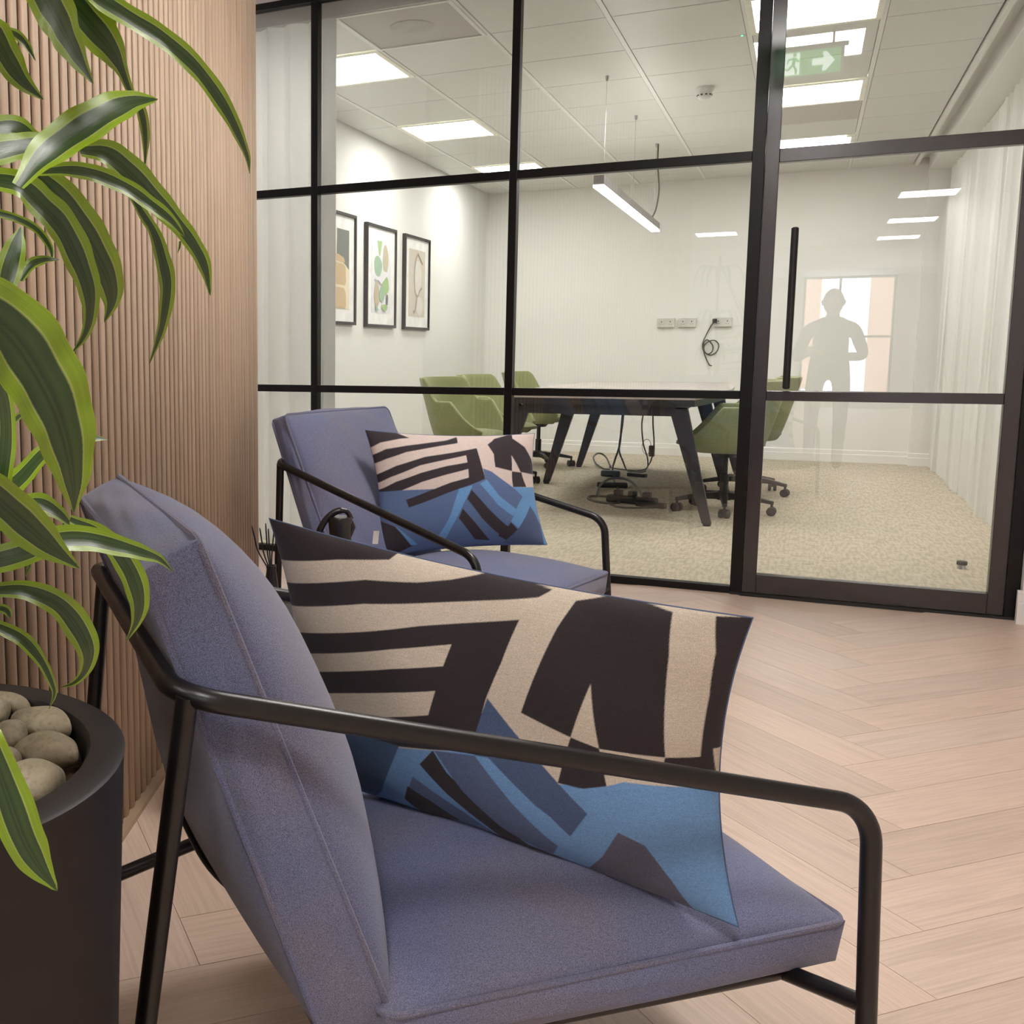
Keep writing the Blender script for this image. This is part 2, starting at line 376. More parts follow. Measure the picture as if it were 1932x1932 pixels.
# ------------------------------------------------------------------ lobby light panels
for k, (x, y, lab) in enumerate([(-.088, 2.55, 'in front of the glass door'), (-.088, -.55, 'straight above the photographer'), (1.1, -4.25, 'by the pale pier'), (1.15, -6.9, 'beyond the pale pier'), (1.15, -9.3, 'before the far window'), (-1.9, -1.2, 'above the slatted wall side'), (-1.3, -7.5, 'deep in the lobby')]):
    e = empty('ceiling_light', (x, y, ZL)); tag(e, 'square lobby ceiling light panel %s' % lab, 'ceiling light', 'lobby ceiling light panels')
    fr = MB()
    for a, b in (((-.3, -.3), (.3, -.275)), ((-.3, .275), (.3, .3)), ((-.3, -.275), (-.275, .275)), ((.275, -.275), (.3, .275))): fr.box((a[0], a[1], -.008), (b[0], b[1], .004))
    fr.build('frame', M_LFRAME, e); MB().box((-.277, -.277, -.003), (.277, .277, .003)).build('diffuser', M_LIGHT2, e)

# ------------------------------------------------------------------ hanging exit sign (its face towards the glass shows as a reflection)
e = empty('exit_sign', (-.07, 4.1, 2.22)); tag(e, 'green exit sign with running figure and arrow, hanging from the lobby ceiling', 'sign')
bevel(MB().box((-.145, -.004, 0), (.145, .004, .125)).build('acrylic_panel', simple('pale_sign_acrylic', (.75, .8, .78), .2), e), .003)
M_SG = emit('sign_green', (.01, .40, .08), 3.2); M_SW = emit('sign_white', (.75, .95, .82), 4.5)
MB().box((-.132, .0045, .012), (.132, .006, .116)).build('green_field', M_SG, e)
def flat(P, y, name, m):
    n = len(P); V = [(x, y, z) for x, z in P]+[(x, y+.001, z) for x, z in P]
    return obj(name, V, [tuple(range(n)), tuple(range(n, 2*n))[::-1]]+[(i, (i+1) % n, n+(i+1) % n, n+i) for i in range(n)], m, e)
flat([(-.09, .018), (-.03, .018), (-.03, .11), (-.09, .11)], .0065, 'doorway', M_SW)
flat([(.02, .05), (.065, .05), (.06, .024), (.075, .024), (.108, .064), (.075, .104), (.06, .104), (.065, .078), (.02, .078)], .0065, 'arrow', M_SW)
for P in ([(-.062, .06), (-.05, .056), (-.042, .09), (-.056, .094)], [(-.062, .062), (-.078, .045), (-.092, .05), (-.094, .042), (-.074, .035), (-.054, .055)],
          [(-.06, .06), (-.048, .056), (-.038, .04), (-.04, .02), (-.048, .02), (-.048, .038)], [(-.056, .092), (-.078, .086), (-.082, .066), (-.076, .066), (-.072, .08), (-.054, .082)],
          [(-.048, .09), (-.034, .078), (-.022, .084), (-.024, .077), (-.035, .069), (-.05, .08)],
          [(-.05+.008*math.cos(2*PI*k/10), .102+.008*math.sin(2*PI*k/10)) for k in range(10)]):
    flat(P, .0078, 'running_figure', M_SG)
MB().box((-.15, -.012, .122), (.16, .012, .14)).box((-.158, -.012, .05), (-.146, .012, .14)).build('bracket', M_WPLAST, e)
for x in (-.1, .1): MB().tube([(x, 0, .14), (x, 0, .52)], .005, 8).build('hanging_rod', M_WPLAST, e)

# ------------------------------------------------------------------ glazed partition
win = struct(empty('window_1', (0, 0, 0)))
Y0, Y1 = YP, YP+.05
def bar(name, a, b, par, m=M_FRAME, w=.002): return bevel(MB().box(a, b).build(name, m, par), w, 2)
ZT = 2.672
MUL = [(-3.05, -3.01), (-2.201, -2.166), (-1.228, -1.193), (-.241, -.194)]
for a, b in MUL: bar('mullion', (a, Y0, 0), (b, Y1, ZT), win)
bar('mullion', (.725, Y0, 0), (.772, Y1, ZT), win)
for k in range(3):
    a, b = MUL[k][1], MUL[k+1][0]
    for z0, z1 in ((0, .03), (.822, .856), (1.780, 1.818)): bar('transom', (a, Y0+.002, z0), (b, Y1-.002, z1), win)
    for z0, z1 in ((.03, .822), (.856, 1.78), (1.818, ZT)): MB().box((a, YP+.022, z0), (b, YP+.030, z1)).build('pane', M_GLASS, win)
bar('head_rail', (-3.05, Y0-.002, ZT), (.772, Y1+.002, 2.702), win)
slab('trim_4', (-3.05, YP, 2.702), (.772, YP+.05, ZL), M_CEIL)
slab('trim_5', (-3.05, YP+.132, ZC-.004), (1.35, YP+.14, ZL), M_CEILGRID)
door = struct(empty('door_1', (0, 0, 0)))
D0, D1 = YP-.006, YP+.044
for a, b in ((-.192, -.141), (.669, .722)): bar('stile', (a, D0, .014), (b, D1, ZT-.003), door, M_DOORFRAME)
bar('bottom_rail', (-.141, D0, .014), (.669, D1, .092), door, M_DOORFRAME)
bar('top_rail', (-.141, D0, 2.53), (.669, D1, ZT-.003), door, M_DOORFRAME)
for z0, z1 in ((.818, .858), (1.765, 1.818)): bar('transom', (-.141, D0+.003, z0), (.669, D1-.003, z1), door, M_DOORFRAME)
for z0, z1 in ((.092, .818), (.858, 1.765), (1.818, 2.53)): MB().box((-.141, YP+.012, z0), (.669, YP+.020, z1)).build('pane', M_GLASSDOOR, door)
MB().box((-.241, Y0-.01, -.003), (.772, Y1+.01, .010)).build('threshold', M_BLACK, door)
hb = MB().tube([(-.069, 4.635, .868), (-.069, 4.635, .872), (-.069, 4.635, 1.498), (-.069, 4.635, 1.502)], [.008, .0135, .0135, .008], 20)
h = hb.build('handle', M_BLACK, door, True); h['label'] = 'long vertical black pull handle'
for z in (.95, 1.42): MB().tube([(-.069, 4.638, z), (-.069, YP+.012, z)], .007, 12).build('handle_bracket', M_BLACK, door, True)

# ------------------------------------------------------------------ slatted wall
A = np.array([-1.249, 1.717]); ang = math.radians(107.745); du = np.array([math.cos(ang), math.sin(ang)]); nn = np.array([du[1], -du[0]])
S0, S1 = -1.30, 1.745
P0, P1 = A+du*S0-nn*.014, A+du*S1-nn*.014; Q0, Q1 = P0-nn*.35, P1-nn*.35
V = [(*P0, 0), (*P1, 0), (*Q1, 0), (*Q0, 0)]; V += [(x, y, 2.64) for x, y, _ in V]
sw = struct(obj('wall_left', V, [(0, 3, 2, 1), (4, 5, 6, 7), (0, 1, 5, 4), (1, 2, 6, 5), (2, 3, 7, 6), (3, 0, 4, 7)], M_BACKING))
pitch = .0438; W_ = .0282
prof = [(-W_/2, -.014)]+[(W_/2*math.sin(a)*1.0, -.0125+.0060*max(0, math.cos(a))**.8) for a in np.linspace(-PI/2*.98, PI/2*.98, 9)]+[(W_/2, -.014)]
n = len(prof); V = [(x, y, z) for z in (.012, 2.634) for x, y in prof]
F = [(i, i+1, n+i+1, n+i) for i in range(n-1)]+[tuple(range(n))[::-1], tuple(range(n, 2*n))]
sm = bpy.data.meshes.new('slat'); sm.from_pydata([(-x, y, z) for x, y, z in V], [], [f[::-1] for f in F]); sm.materials.append(M_SLAT)
for p_ in sm.polygons: p_.use_smooth = len(p_.vertices) == 4
k = 0; s = S0+pitch/2
while s < S1-.01:
    o = bpy.data.objects.new('slat', sm); C.objects.link(o); o.parent = sw
    q = A+du*s; o.location = (q[0], q[1], 0); o.rotation_euler = (0, 0, math.atan2(nn[1], nn[0])-PI/2)
    s += pitch
MB().obox((*(A+du*(S0+S1)/2+nn*.0), .006), (*(du*(S1-S0)/2), 0), (*(nn*.012), 0), (0, 0, .006)).build('plinth_strip', simple('pale_oak_plinth', (.42, .30, .2), .6), sw)

# ------------------------------------------------------------------ herringbone planks
fl = bpy.data.objects['floor']
wpl, npl = .155, 5; Lp = wpl*npl
pm = MB().box((0, .0006, -.006), (Lp-.0006, wpl-.0006, 0)).build('plank_template', M_OAK); pmesh = pm.data; bpy.data.objects.remove(pm)
bm_ = pmesh
cnt = 0; e1 = np.array([1, 1])/math.sqrt(2); e2 = np.array([-1, 1])/math.sqrt(2)   # lattice axes at 45 degrees
org = np.array([.24-npl*wpl/math.sqrt(2), 4.351])
cands = []
for i in range(-40, 41):
    for j in range(-8, 9):
        bx, by = i+npl*j, i-npl*j
        for kind in (0, 1):
            if kind == 0: q = np.array([bx, by], float); c_ = q+np.array([npl/2, .5])
            else: q = np.array([bx, by+1], float); c_ = q+np.array([.5, npl/2])
            # columns run along world Y: lattice (1,1) direction maps to world -Y
            def wpos(v): return org+wpl*(v[0]*np.array([1, -1])/math.sqrt(2)+v[1]*np.array([-1, -1])/math.sqrt(2))
            cw = wpos(c_)
            if not (-2.9 < cw[0] < 1.45 and -.55 < cw[1] < 4.62): continue
            cands.append((cw, q, kind, wpos(q)))
cands.sort(key=lambda c: np.hypot(c[0][0]*.8+.2, c[0][1]-1.8))
xa = math.atan2(-1, 1); 
for cw, q, kind, wp in cands[:300]:
    o = bpy.data.objects.new('plank', pmesh); C.objects.link(o); o.parent = fl
    # lattice is mirrored (x right-down, y left-down): use a rotation and shift the board so that it covers the same cell
    if kind == 0:
        o.rotation_euler = (0, 0, xa); o.location = (wp[0]-wpl/math.sqrt(2), wp[1]-wpl/math.sqrt(2), 0)
    else:
        o.rotation_euler = (0, 0, math.atan2(-1, -1)); o.location = (wp[0], wp[1], 0)
print('planks', len(cands))
# ------------------------------------------------------------------ lounge chairs
def chair_frame(Pm):
    """local points of the steel frame: x forward, y left, z up"""
    Wr, Wf, L, zr, zf, rf, ff, rs, fs = Pm
    return dict(R=(0, Wr/2, zr), F=(L, Wf/2, zf), r=(rf, Wr/2+rs, 0), f=(L+ff, Wf/2+fs, 0))
def mir(p, s): return (p[0], p[1]*s, p[2])
def slab_cushion(name, par, corners, crown, sidebulge, mat, n=26, crown2=0, wr=0.0, seed=1):
    """upholstered block: corners = 8 points, 0-3 visible face (counter-clockwise from outside), 4-7 the opposite face in the same order"""
    c = np.array(corners, float); rnd = np.random.RandomState(seed)
    nv = np.cross(c[1]-c[0], c[3]-c[0]); nv /= np.linalg.norm(nv)
    cen = c.mean(0); us = np.sin(np.linspace(-PI/2, PI/2, n))
    ph = rnd.rand(6)*6
    def face(q, nrm, cr, pw=.55, low=0):
        G = []
        for v in us:
            row = []
            for u in us:
                a, b = (1+u)/2, (1+v)/2
                p = q[0]*(1-a)*(1-b)+q[1]*a*(1-b)+q[2]*a*b+q[3]*(1-a)*b
                h = cr*(max(0, 1-u*u)**pw)*(max(0, 1-v*v)**pw)
                if low: h *= min(1, max(0, (.45-v)/.7))
                h += wr*math.sin(6*u+ph[0]+2*v)*math.sin(5*v+ph[1])*(1-u*u)*(1-v*v)
                row.append(p+nrm*h)
            G.append(row)
        return G
    m = MB(); m.grid(face(c[:4], nv, crown)); m.grid(face(c[[5, 4, 7, 6]], -nv, crown2, .55, 1 if crown2 else 0))
    for a, b in ((0, 1), (1, 2), (2, 3), (3, 0)):
        q = np.array([c[a+4], c[b+4], c[b], c[a]]); nr = np.cross(q[1]-q[0], q[3]-q[0]); nr /= np.linalg.norm(nr)
        if nr@(q.mean(0)-cen) < 0: nr = -nr
        m.grid(face(q, nr, sidebulge, .6))
    o = m.build(name, mat, par, True, merge=True)
    me = o.data
    ms = o.modifiers.new('e', 'EDGE_SPLIT'); ms.split_angle = math.radians(50)
    return o
def piping(par, pts, r=.0044, name='piping'):
    c = np.mean(np.array(pts, float), 0); q = [np.array(p, float)+(np.array(p, float)-c)/np.linalg.norm(np.array(p, float)-c)*.003 for p in pts]
    m0 = (q[0]+q[1])/2; P = fillet([m0, q[1], q[2], q[3], q[0], m0], .022, 6)[:-1]
    m = MB().tube(P, r, 8, closed=True); return m.build(name, M_PIPE, par, True)
def lounge_chair(x0, y0, yaw, Pm, cus, label, group):
    t = empty('lounge_chair', (x0, y0, 0), yaw); tag(t, label, 'chair', group)
    K = chair_frame(Pm); R = .0118
    P = [mir(K['f'], -1)]
    up = lambda s: tuple(np.array(K['F'])*(1, s, 1)*.75+np.array(K['f'])*(1, s, 1)*.25)
    pts = [up(-1), mir(K['F'], -1), mir(K['R'], -1), K['R'], K['F'], up(1)]
    MB().tube(fillet(pts, [.062, .052, .052, .062], 10), R, 16).build('arm_rail', M_TUBE, t, True)
    for s in (-1, 1):
        a = np.array(up(s)); b = np.array(mir(K['f'], s)); MB().tube([a, b], R*.999, 16).build('leg', M_TUBE, t, True)
        R_ = np.array(mir(K['R'], s)); top = R_+np.array([.014, -s*.008, -.004]); b2 = np.array(mir(K['r'], s))
        MB().tube([top, b2], R*.999, 16).build('leg', M_TUBE, t, True)
        # rear and front connectors to the seat frame
        fr = cus['frame']; q = b2+(top-b2)*(.185/K['R'][2]); yb = fr['y']*s
        MB().tube([q, (fr['x0']-.02, yb, fr['z0'])], R*.9, 12).build('connector', M_TUBE, t, True)
        q = b+(a-b)*(fr['zc']/a[2]); MB().tube([q, (fr['x1']-.035, yb, fr['z1'])], R*.95, 12).build('connector', M_TUBE, t, True)
    fr = cus['frame']; fx = []
    yb = fr['y']
    bt = cus['back_tube']
    yb2 = .2
    loop = [(bt[0], -yb2, bt[1]), (fr['x0'], -yb, fr['z0']), (fr['x1'], -yb, fr['z1']), (fr['x1'], yb, fr['z1']), (fr['x0'], yb, fr['z0']), (bt[0], yb2, bt[1])]
    MB().tube(fillet(loop+[loop[0]], [.03, .05, .05, .03, .03], 6), R*.85, 12).build('seat_frame', M_TUBE, t, True)
    # back cushion
    b = cus['back']; y = b['y']
    fb, ft, rb, rt = b['fb'], b['ft'], b['rb'], b['rt']
    cor = [(fb[0], y, fb[1]), (fb[0], -y, fb[1]), (ft[0], -y, ft[1]), (ft[0], y, ft[1]), (rb[0], y, rb[1]), (rb[0], -y, rb[1]), (rt[0], -y, rt[1]), (rt[0], y, rt[1])]
    # counter-clockwise seen from the front so that the face normal points forward
    cor = [cor[i] for i in (1, 0, 3, 2, 5, 4, 7, 6)]
    o = slab_cushion('back_cushion', t, cor, b['crown'], .016, M_BLUE, 26, .045, .003, 3)
    MB().tube(spline([(rt[0]+.086, 0, .43), (rt[0]+.096, 0, .40), (rt[0]+.130, 0, .33), (rb[0]-.003, 0, .262)], 6), .0045, 8).build('back_support', M_TUBE, t, True)
    piping(o, cor[:4]); piping(o, cor[4:])
    s_ = cus['seat']; ys = s_['y']; xa, xb, z, zb, zr_ = s_['x0'], s_['x1'], s_['z'], s_['zb'], s_['zr']
    cor = [(xa, -ys, zr_), (xb, -ys, z), (xb, ys, z), (xa, ys, zr_), (xa, -ys*.97, zb), (xb-.005, -ys*.98, zb), (xb-.005, ys*.98, zb), (xa, ys*.97, zb)]
    o = slab_cushion('seat_cushion', t, cor, s_['crown'], .014, M_BLUE, 30, .0, .002, 5)
    piping(o, cor[:4])
    for s in (-1, 1):
        for nm, q in (('f', K['f']), ('r', K['r'])):
            MB().lathe([(.013, 0), (.014, .004), (.012, .012)], 16, mir(q, s)).build('foot_cap', M_BLACK, t, True)
    return t
PA = (0.6502, 0.7879, 0.8082, 0.6866, 0.4926, -0.0636, 0.0136, -0.0812, 0.0111)
PB = (0.6211, 0.8182, 0.7677, 0.6806, 0.4872, -0.0748, 0.0277, -0.0889, 0.0267)
cushA = dict(back=dict(y=.283, fb=(.255, .262), ft=(.034, .832), rb=(.168, .262), rt=(-.024, .802), crown=.115),
             seat=dict(y=.305, x0=.235, x1=.875, z=.290, zb=.232, zr=.285, crown=.098), frame=dict(x0=.19, x1=.835, z0=.232, z1=.222, y=.285, zc=.245), back_tube=(.075, .50))
cushB = dict(back=dict(y=.283, fb=(.255, .30), ft=(.015, .825), rb=(.168, .30), rt=(-.035, .808), crown=.085),
             seat=dict(y=.315, x0=.235, x1=.825, z=.338, zb=.272, zr=.325, crown=.07), frame=dict(x0=.19, x1=.80, z0=.25, z1=.262, y=.285, zc=.262), back_tube=(.08, .50))
chA = lounge_chair(-.7606, 1.0677, .7611, PA, cushA, 'blue-grey upholstered lounge chair with bent black tube arms, nearest the camera beside the black planter', 'blue lounge chairs')
chB = lounge_chair(-1.3924, 3.1668, -.2278, PB, cushB, 'blue-grey upholstered lounge chair farther away, in front of the glazed partition', 'blue lounge chairs')

# ------------------------------------------------------------------ patterned scatter cushions
def pil_point(Cn, T, u, v, sgn):
    a = (1+u)/2; b = (1+v)/2
    base = (Cn[3]*(1-a)+Cn[2]*a)*(1-b)+(Cn[0]*(1-a)+Cn[1]*a)*b
    ex = ((Cn[1]+Cn[2])-(Cn[0]+Cn[3]))/4; ey = ((Cn[0]+Cn[1])-(Cn[2]+Cn[3]))/4
    base = base-ex*u*.09*(1-v*v)-ey*v*.07*(1-u*u)
    n = np.cross(ex, ey); n /= np.linalg.norm(n)
    h = T*max(0, (1-abs(u)**2.2))**.62*max(0, (1-abs(v)**2.2))**.62
    return base+n*h*sgn
def inside(px, py, poly):
    r = np.zeros(px.shape, bool); n = len(poly)
    for i in range(n):
        x1, y1 = poly[i]; x2, y2 = poly[(i+1) % n]
        if y1 == y2: continue
        c = ((y1 > py) != (y2 > py)) & (px < (x2-x1)*(py-y1)/(y2-y1)+x1); r ^= c
    return r
def printed_cushion(x0, y0, yaw, Cn, T, layers, pal, label, base, nu, nv):
    Cn = np.array(Cn, float); cc = Cn.mean(0); cs, sn = math.cos(yaw), math.sin(yaw)
    wloc = lambda p: np.array([x0+cs*p[0]-sn*p[1], y0+sn*p[0]+cs*p[1], p[2]])
    o0 = wloc(cc); t = empty('scatter_cushion', (o0[0], o0[1], 0)); tag(t, label, 'cushion', 'patterned scatter cushions')
    us = np.linspace(-1, 1, nu); vs = np.linspace(-1, 1, nv)
    U, V_ = np.meshgrid(us, vs)
    # supersampled print colour for the front
    acc = np.zeros((nv, nu, 3)); ss = 3
    for a in range(ss):
        for b in range(ss):
            uu = U+(a-1)/ss*(2/nu); vv = V_+(b-1)/ss*(2/nv)
            col = np.zeros((nv, nu, 3)); col[:] = pal[base]
            for k, poly in layers: col[inside(uu, vv, poly)] = pal[k]
            acc += col
    acc /= ss*ss
    for side, sgn in (('front_cover', 1), ('back_cover', -1)):
        if sgn == 1: uu_, vv_, cols = us, vs, acc
        else:
            uu_ = np.linspace(-1, 1, 90); vv_ = np.linspace(-1, 1, 60); A_, B_ = np.meshgrid(uu_, vv_)
            cols = np.zeros((60, 90, 3)); cols[:] = pal['b']; cols[(A_+B_*.3) > .72] = pal['c']; cols[((A_*3+B_*2) % 1.4 < .35) & (B_ > .1)] = pal['m']; cols[(A_ > .5) & (np.abs(B_) < .35)] = pal['d']
            cols[(A_ > .9)] = pal['c']; cols[(A_ > .9) & ((B_*3) % 1.2 > .8)] = pal['d']
        n1, n2 = len(vv_), len(uu_)
        G = np.zeros((n1, n2, 3))
        for i, v in enumerate(vv_):
            for j, u in enumerate(uu_):
                q = pil_point(Cn, T, u, v, sgn)
                e_ = (1-u*u)*(1-v*v); n_ = np.array([math.cos(.8), math.sin(.8), 0])
                q = q+sgn*n_*(.003*math.sin(7*u+3*v)*e_+.0035*math.sin(14*u*abs(v)+2)*(abs(u) > 0)*min(1, 6*e_)*.6)
                G[i, j] = wloc(q)-o0*np.array([1, 1, 0])
        me = bpy.data.meshes.new(side); idx = np.arange(n1*n2).reshape(n1, n2)
        F = np.stack([idx[:-1, :-1], idx[:-1, 1:], idx[1:, 1:], idx[1:, :-1]], -1).reshape(-1, 4)
        if sgn == -1: F = F[:, ::-1]
        me.from_pydata(G.reshape(-1, 3).tolist(), [], F.tolist()); me.update()
        at = me.color_attributes.new('print', 'FLOAT_COLOR', 'POINT')
        at.data.foreach_set('color', np.concatenate([cols.reshape(-1, 3), np.ones((n1*n2, 1))], 1).astype(np.float32).ravel())
        o = link(side, me, M_PRINT, t, True)
    seam = [wloc(pil_point(Cn, T, u, v, 1))-o0*np.array([1, 1, 0]) for u, v in [(q, 1) for q in np.linspace(-1, 1, 24)]+[(1, -q) for q in np.linspace(-1, 1, 16)][1:]+[(-q, -1) for q in np.linspace(-1, 1, 24)][1:]+[(-1, q) for q in np.linspace(-1, 1, 16)][1:-1]]
    MB().tube(seam, .0011, 6, closed=True).build('seam', simple('blue_seam_thread', tuple(np.array(pal['m'])), .8), t, True)
    return t
t = NT('printed_linen'); at = t.new('ShaderNodeAttribute'); at.attribute_name = 'print'
fine = t.noise(t.co(), 900, 1, .8); slub = t.noise(t.co('Object', (1, 1, 14)), 60, 2)
c = t.mix(at.outputs['Color'], t.ramp(fine, [(.32, (.66, .66, .66)), (.68, (1.3, 1.3, 1.3))]), .6, 'MULTIPLY')
c = t.mix(c, t.ramp(slub, [(.3, (.88, .88, .88)), (.7, (1.08, 1.08, 1.08))]), .6, 'MULTIPLY')
t.col(c); t.b.inputs['Roughness'].default_value = .85; t.b.inputs['Specular IOR Level'].default_value = .2
t.b.inputs['Sheen Weight'].default_value = .12; t.bump(fine, .3, .0006); M_PRINT = t.m
POLY1 = [('c', [(-1.273, 1.141), (1.034, 1.717), (1.325, -0.082), (0.672, -0.115), (0.609, -0.164), (0.416, -0.232), (0.345, -0.141), (0.109, 0.256), (0.04, -0.158), (-0.632, -0.457), (-1.544, -0.932)]), ('d', [(-1.256, 1.329), (-0.284, 1.162), (-0.397, 0.964), (-0.632, 0.884), (-1.016, 0.707), (-1.339, 0.548)]), ('d', [(-1.465, 0.32), (-0.487, 0.813), (-0.248, 0.882), (-0.115, 0.938), (0.059, 1.032), (0.285, 0.989), (0.247, 0.943), (0.072, 0.876), (-0.484, 0.662), (-1.503, 0.12)]), ('d', [(-1.438, -0.032), (-0.211, 0.621), (0.202, 0.804), (0.159, 0.518), (0.103, 0.248), (0.066, -0.001), (0.04, -0.158), (-0.649, -0.448), (-1.544, -0.932)]), ('c', [(-1.465, -0.229), (-0.341, 0.416), (-0.064, 0.552), (-0.094, 0.395), (-0.342, 0.277), (-1.484, -0.38)]), ('c', [(-1.503, -0.542), (-0.346, 0.101), (-0.126, 0.212), (-0.16, 0.023), (-1.528, -0.773)]), ('d', [(0.387, 0.958), (0.54, 1.027), (0.735, 0.977), (0.772, 0.726), (0.804, 0.303), (0.819, 0.08), (0.576, 0.083), (0.52, 0.5), (0.464, 0.123), (0.257, 0.213), (0.307, 0.514), (0.352, 0.8)]), ('d', [(0.464, 0.123), (0.576, 0.083), (0.607, -0.165), (0.511, -0.221), (0.411, -0.224)]), ('d', [(0.819, 0.08), (0.938, 0.096), (0.976, 0.162), (0.992, -0.024), (0.808, 0.007)]), ('d', [(0.881, 0.984), (1.08, 1.014), (1.147, 0.119), (0.968, 0.145), (0.939, 0.084), (0.939, 0.491), (0.922, 0.774)]), ('s', [(0.109, 0.256), (0.255, 0.02), (0.523, -0.4), (0.434, -0.632), (0.364, -0.505), (0.052, -0.184), (0.042, -0.105)]), ('n', [(-0.607, -0.346), (-0.326, -0.308), (-0.477, -0.843), (-0.687, -1.258), (-0.812, -0.651)]), ('m', [(-0.27, -0.54), (-0.043, -0.741), (0.165, -0.986), (-0.151, -1.009), (-0.348, -0.82)]), ('d', [(-0.309, -0.656), (-0.199, -0.743), (-0.085, -0.88), (-0.279, -0.965), (-0.348, -0.82)]), ('d', [(-0.224, -0.401), (-0.146, -0.242), (-0.088, -0.393), (0.081, -0.631), (0.228, -0.864), (0.346, -0.905), (0.425, -1.004), (0.196, -1.09), (0.047, -0.811), (-0.105, -0.599)]), ('m', [(-0.139, -0.239), (0.052, -0.184), (0.214, -0.5), (0.366, -0.766), (0.317, -0.913), (0.126, -0.755), (-0.02, -0.521)]), ('b', [(0.052, -0.184), (0.114, -0.175), (0.342, -0.495), (0.506, -0.792), (0.429, -0.978), (0.366, -0.766), (0.204, -0.483)]), ('g', [(0.634, -0.493), (0.728, -0.553), (0.803, -0.769), (0.847, -1.011), (0.628, -1.114), (0.425, -1.004), (0.546, -0.742)])]
POLY2 = [('c', [(-1.049, 1.171), (1.41, 1.205), (1.201, 0.025), (0.635, 0.082), (0.374, 0.371), (0.259, 0.429), (0.26, 0.249), (-0.398, 0.088), (-0.773, 0.064), (-1.021, 0.04), (-1.241, 0.021)]), ('d', [(-1.026, 1.255), (-0.532, 0.93), (-0.63, 0.912), (-0.879, 0.819), (-1.018, 0.712), (-1.169, 0.642)]), ('d', [(-1.053, 0.564), (-1.016, 0.6), (-0.848, 0.718), (-0.604, 0.799), (-0.124, 0.914), (0.037, 0.98), (0.008, 0.874), (-0.184, 0.825), (-0.631, 0.69), (-0.877, 0.561), (-1.015, 0.466), (-1.06, 0.437)]), ('d', [(-1.069, 0.256), (-1.02, 0.291), (-0.786, 0.456), (-0.409, 0.627), (-0.026, 0.725), (0.239, 0.787), (0.26, 0.249), (-0.704, -0.218), (-0.739, -0.092), (-0.386, 0.088), (-0.773, 0.064), (-1.016, 0.029), (-1.09, -0.002)]), ('c', [(-1.071, 0.123), (-1.022, 0.157), (-0.862, 0.272), (-0.495, 0.479), (-0.174, 0.591), (0.067, 0.664), (0.06, 0.54), (-0.193, 0.478), (-0.514, 0.352), (-0.816, 0.201), (-1.02, 0.051), (-1.078, 0.014)]), ('c', [(-0.773, 0.064), (-0.532, 0.2), (-0.213, 0.33), (0.051, 0.425), (0.04, 0.274), (-0.165, 0.198), (-0.386, 0.085)]), ('d', [(0.376, 0.847), (0.474, 0.943), (0.716, 1.018), (0.707, 0.938), (0.864, 0.77), (0.965, 0.545), (1.026, 0.262), (0.778, 0.338), (0.651, 0.645), (0.658, 0.364), (0.437, 0.449), (0.434, 0.675)]), ('d', [(0.658, 0.359), (0.793, 0.327), (0.845, 0.067), (0.643, 0.081)]), ('b', [(0.635, 0.082), (1.093, 0.033), (1.084, -0.364), (1.048, -1.037), (0.95, -0.976), (0.881, -0.278), (0.639, -0.675), (0.552, -0.537), (0.772, -0.106)]), ('m', [(0.259, 0.429), (0.372, 0.353), (0.758, -0.096), (0.665, -0.319), (0.397, 0.008), (0.279, 0.231)]), ('b', [(0.172, 0.163), (0.279, 0.231), (0.419, -0.066), (0.665, -0.319), (0.553, -0.518), (0.317, -0.134)]), ('m', [(0.059, 0.059), (0.172, 0.163), (0.393, -0.23), (0.602, -0.446), (0.504, -0.629), (0.255, -0.259)]), ('d', [(0.059, 0.059), (0.254, -0.277), (0.504, -0.629), (0.55, -0.556), (0.624, -0.693), (0.507, -0.919), (0.394, -0.815), (0.18, -0.458), (0.002, -0.1)]), ('m', [(0.002, -0.1), (0.18, -0.458), (0.394, -0.776), (0.345, -0.841), (0.115, -0.528), (-0.051, -0.269)]), ('d', [(-0.057, -0.269), (0.115, -0.566), (0.295, -0.886), (0.101, -0.85), (-0.111, -0.438)]), ('b', [(-0.087, 0.081), (0.078, 0.139), (-0.07, -0.259), (-0.195, -0.577), (-0.252, -0.793), (-0.342, -0.727), (-0.222, -0.394)]), ('d', [(-1.105, -0.326), (-1.034, -0.407), (-0.865, -0.516), (-0.62, -0.869), (-0.953, -1.103), (-1.082, -0.886)]), ('b', [(-0.865, -0.499), (-0.575, -0.858), (-0.644, -0.866)]), ('n', [(0.881, -0.278), (0.991, -0.636), (0.956, -1.033), (0.431, -0.953), (0.639, -0.675)])]
palA = dict(c=(.62, .54, .445), d=(.036, .028, .032), b=(.17, .33, .60), m=(.10, .14, .25), s=(.075, .115, .22), n=(.055, .10, .20), g=(.11, .11, .16))
palB = dict(c=(.74, .63, .585), d=(.048, .038, .046), b=(.17, .37, .68), m=(.125, .19, .36), s=(.09, .13, .30), n=(.10, .14, .26), g=(.09, .09, .14))
printed_cushion(-.7606, 1.0677, .7611, [(.235, .15, .778), (.69, -.32, .709), (.685, -.33, .328), (.29, .19, .365)], .085, POLY1, palA,
    'geometric print cushion in black, cream and blue, standing on the near lounge chair', 'b', 520, 340)
pc = printed_cushion(-1.3924, 3.1668, -.2278, [(.205, -.12, .779), (.555, .335, .757), (.60, .355, .392), (.245, -.105, .378)], .07, POLY2, palB,
    'geometric print cushion with a small white tag, leaning on the farther lounge chair', 'm', 300, 200)
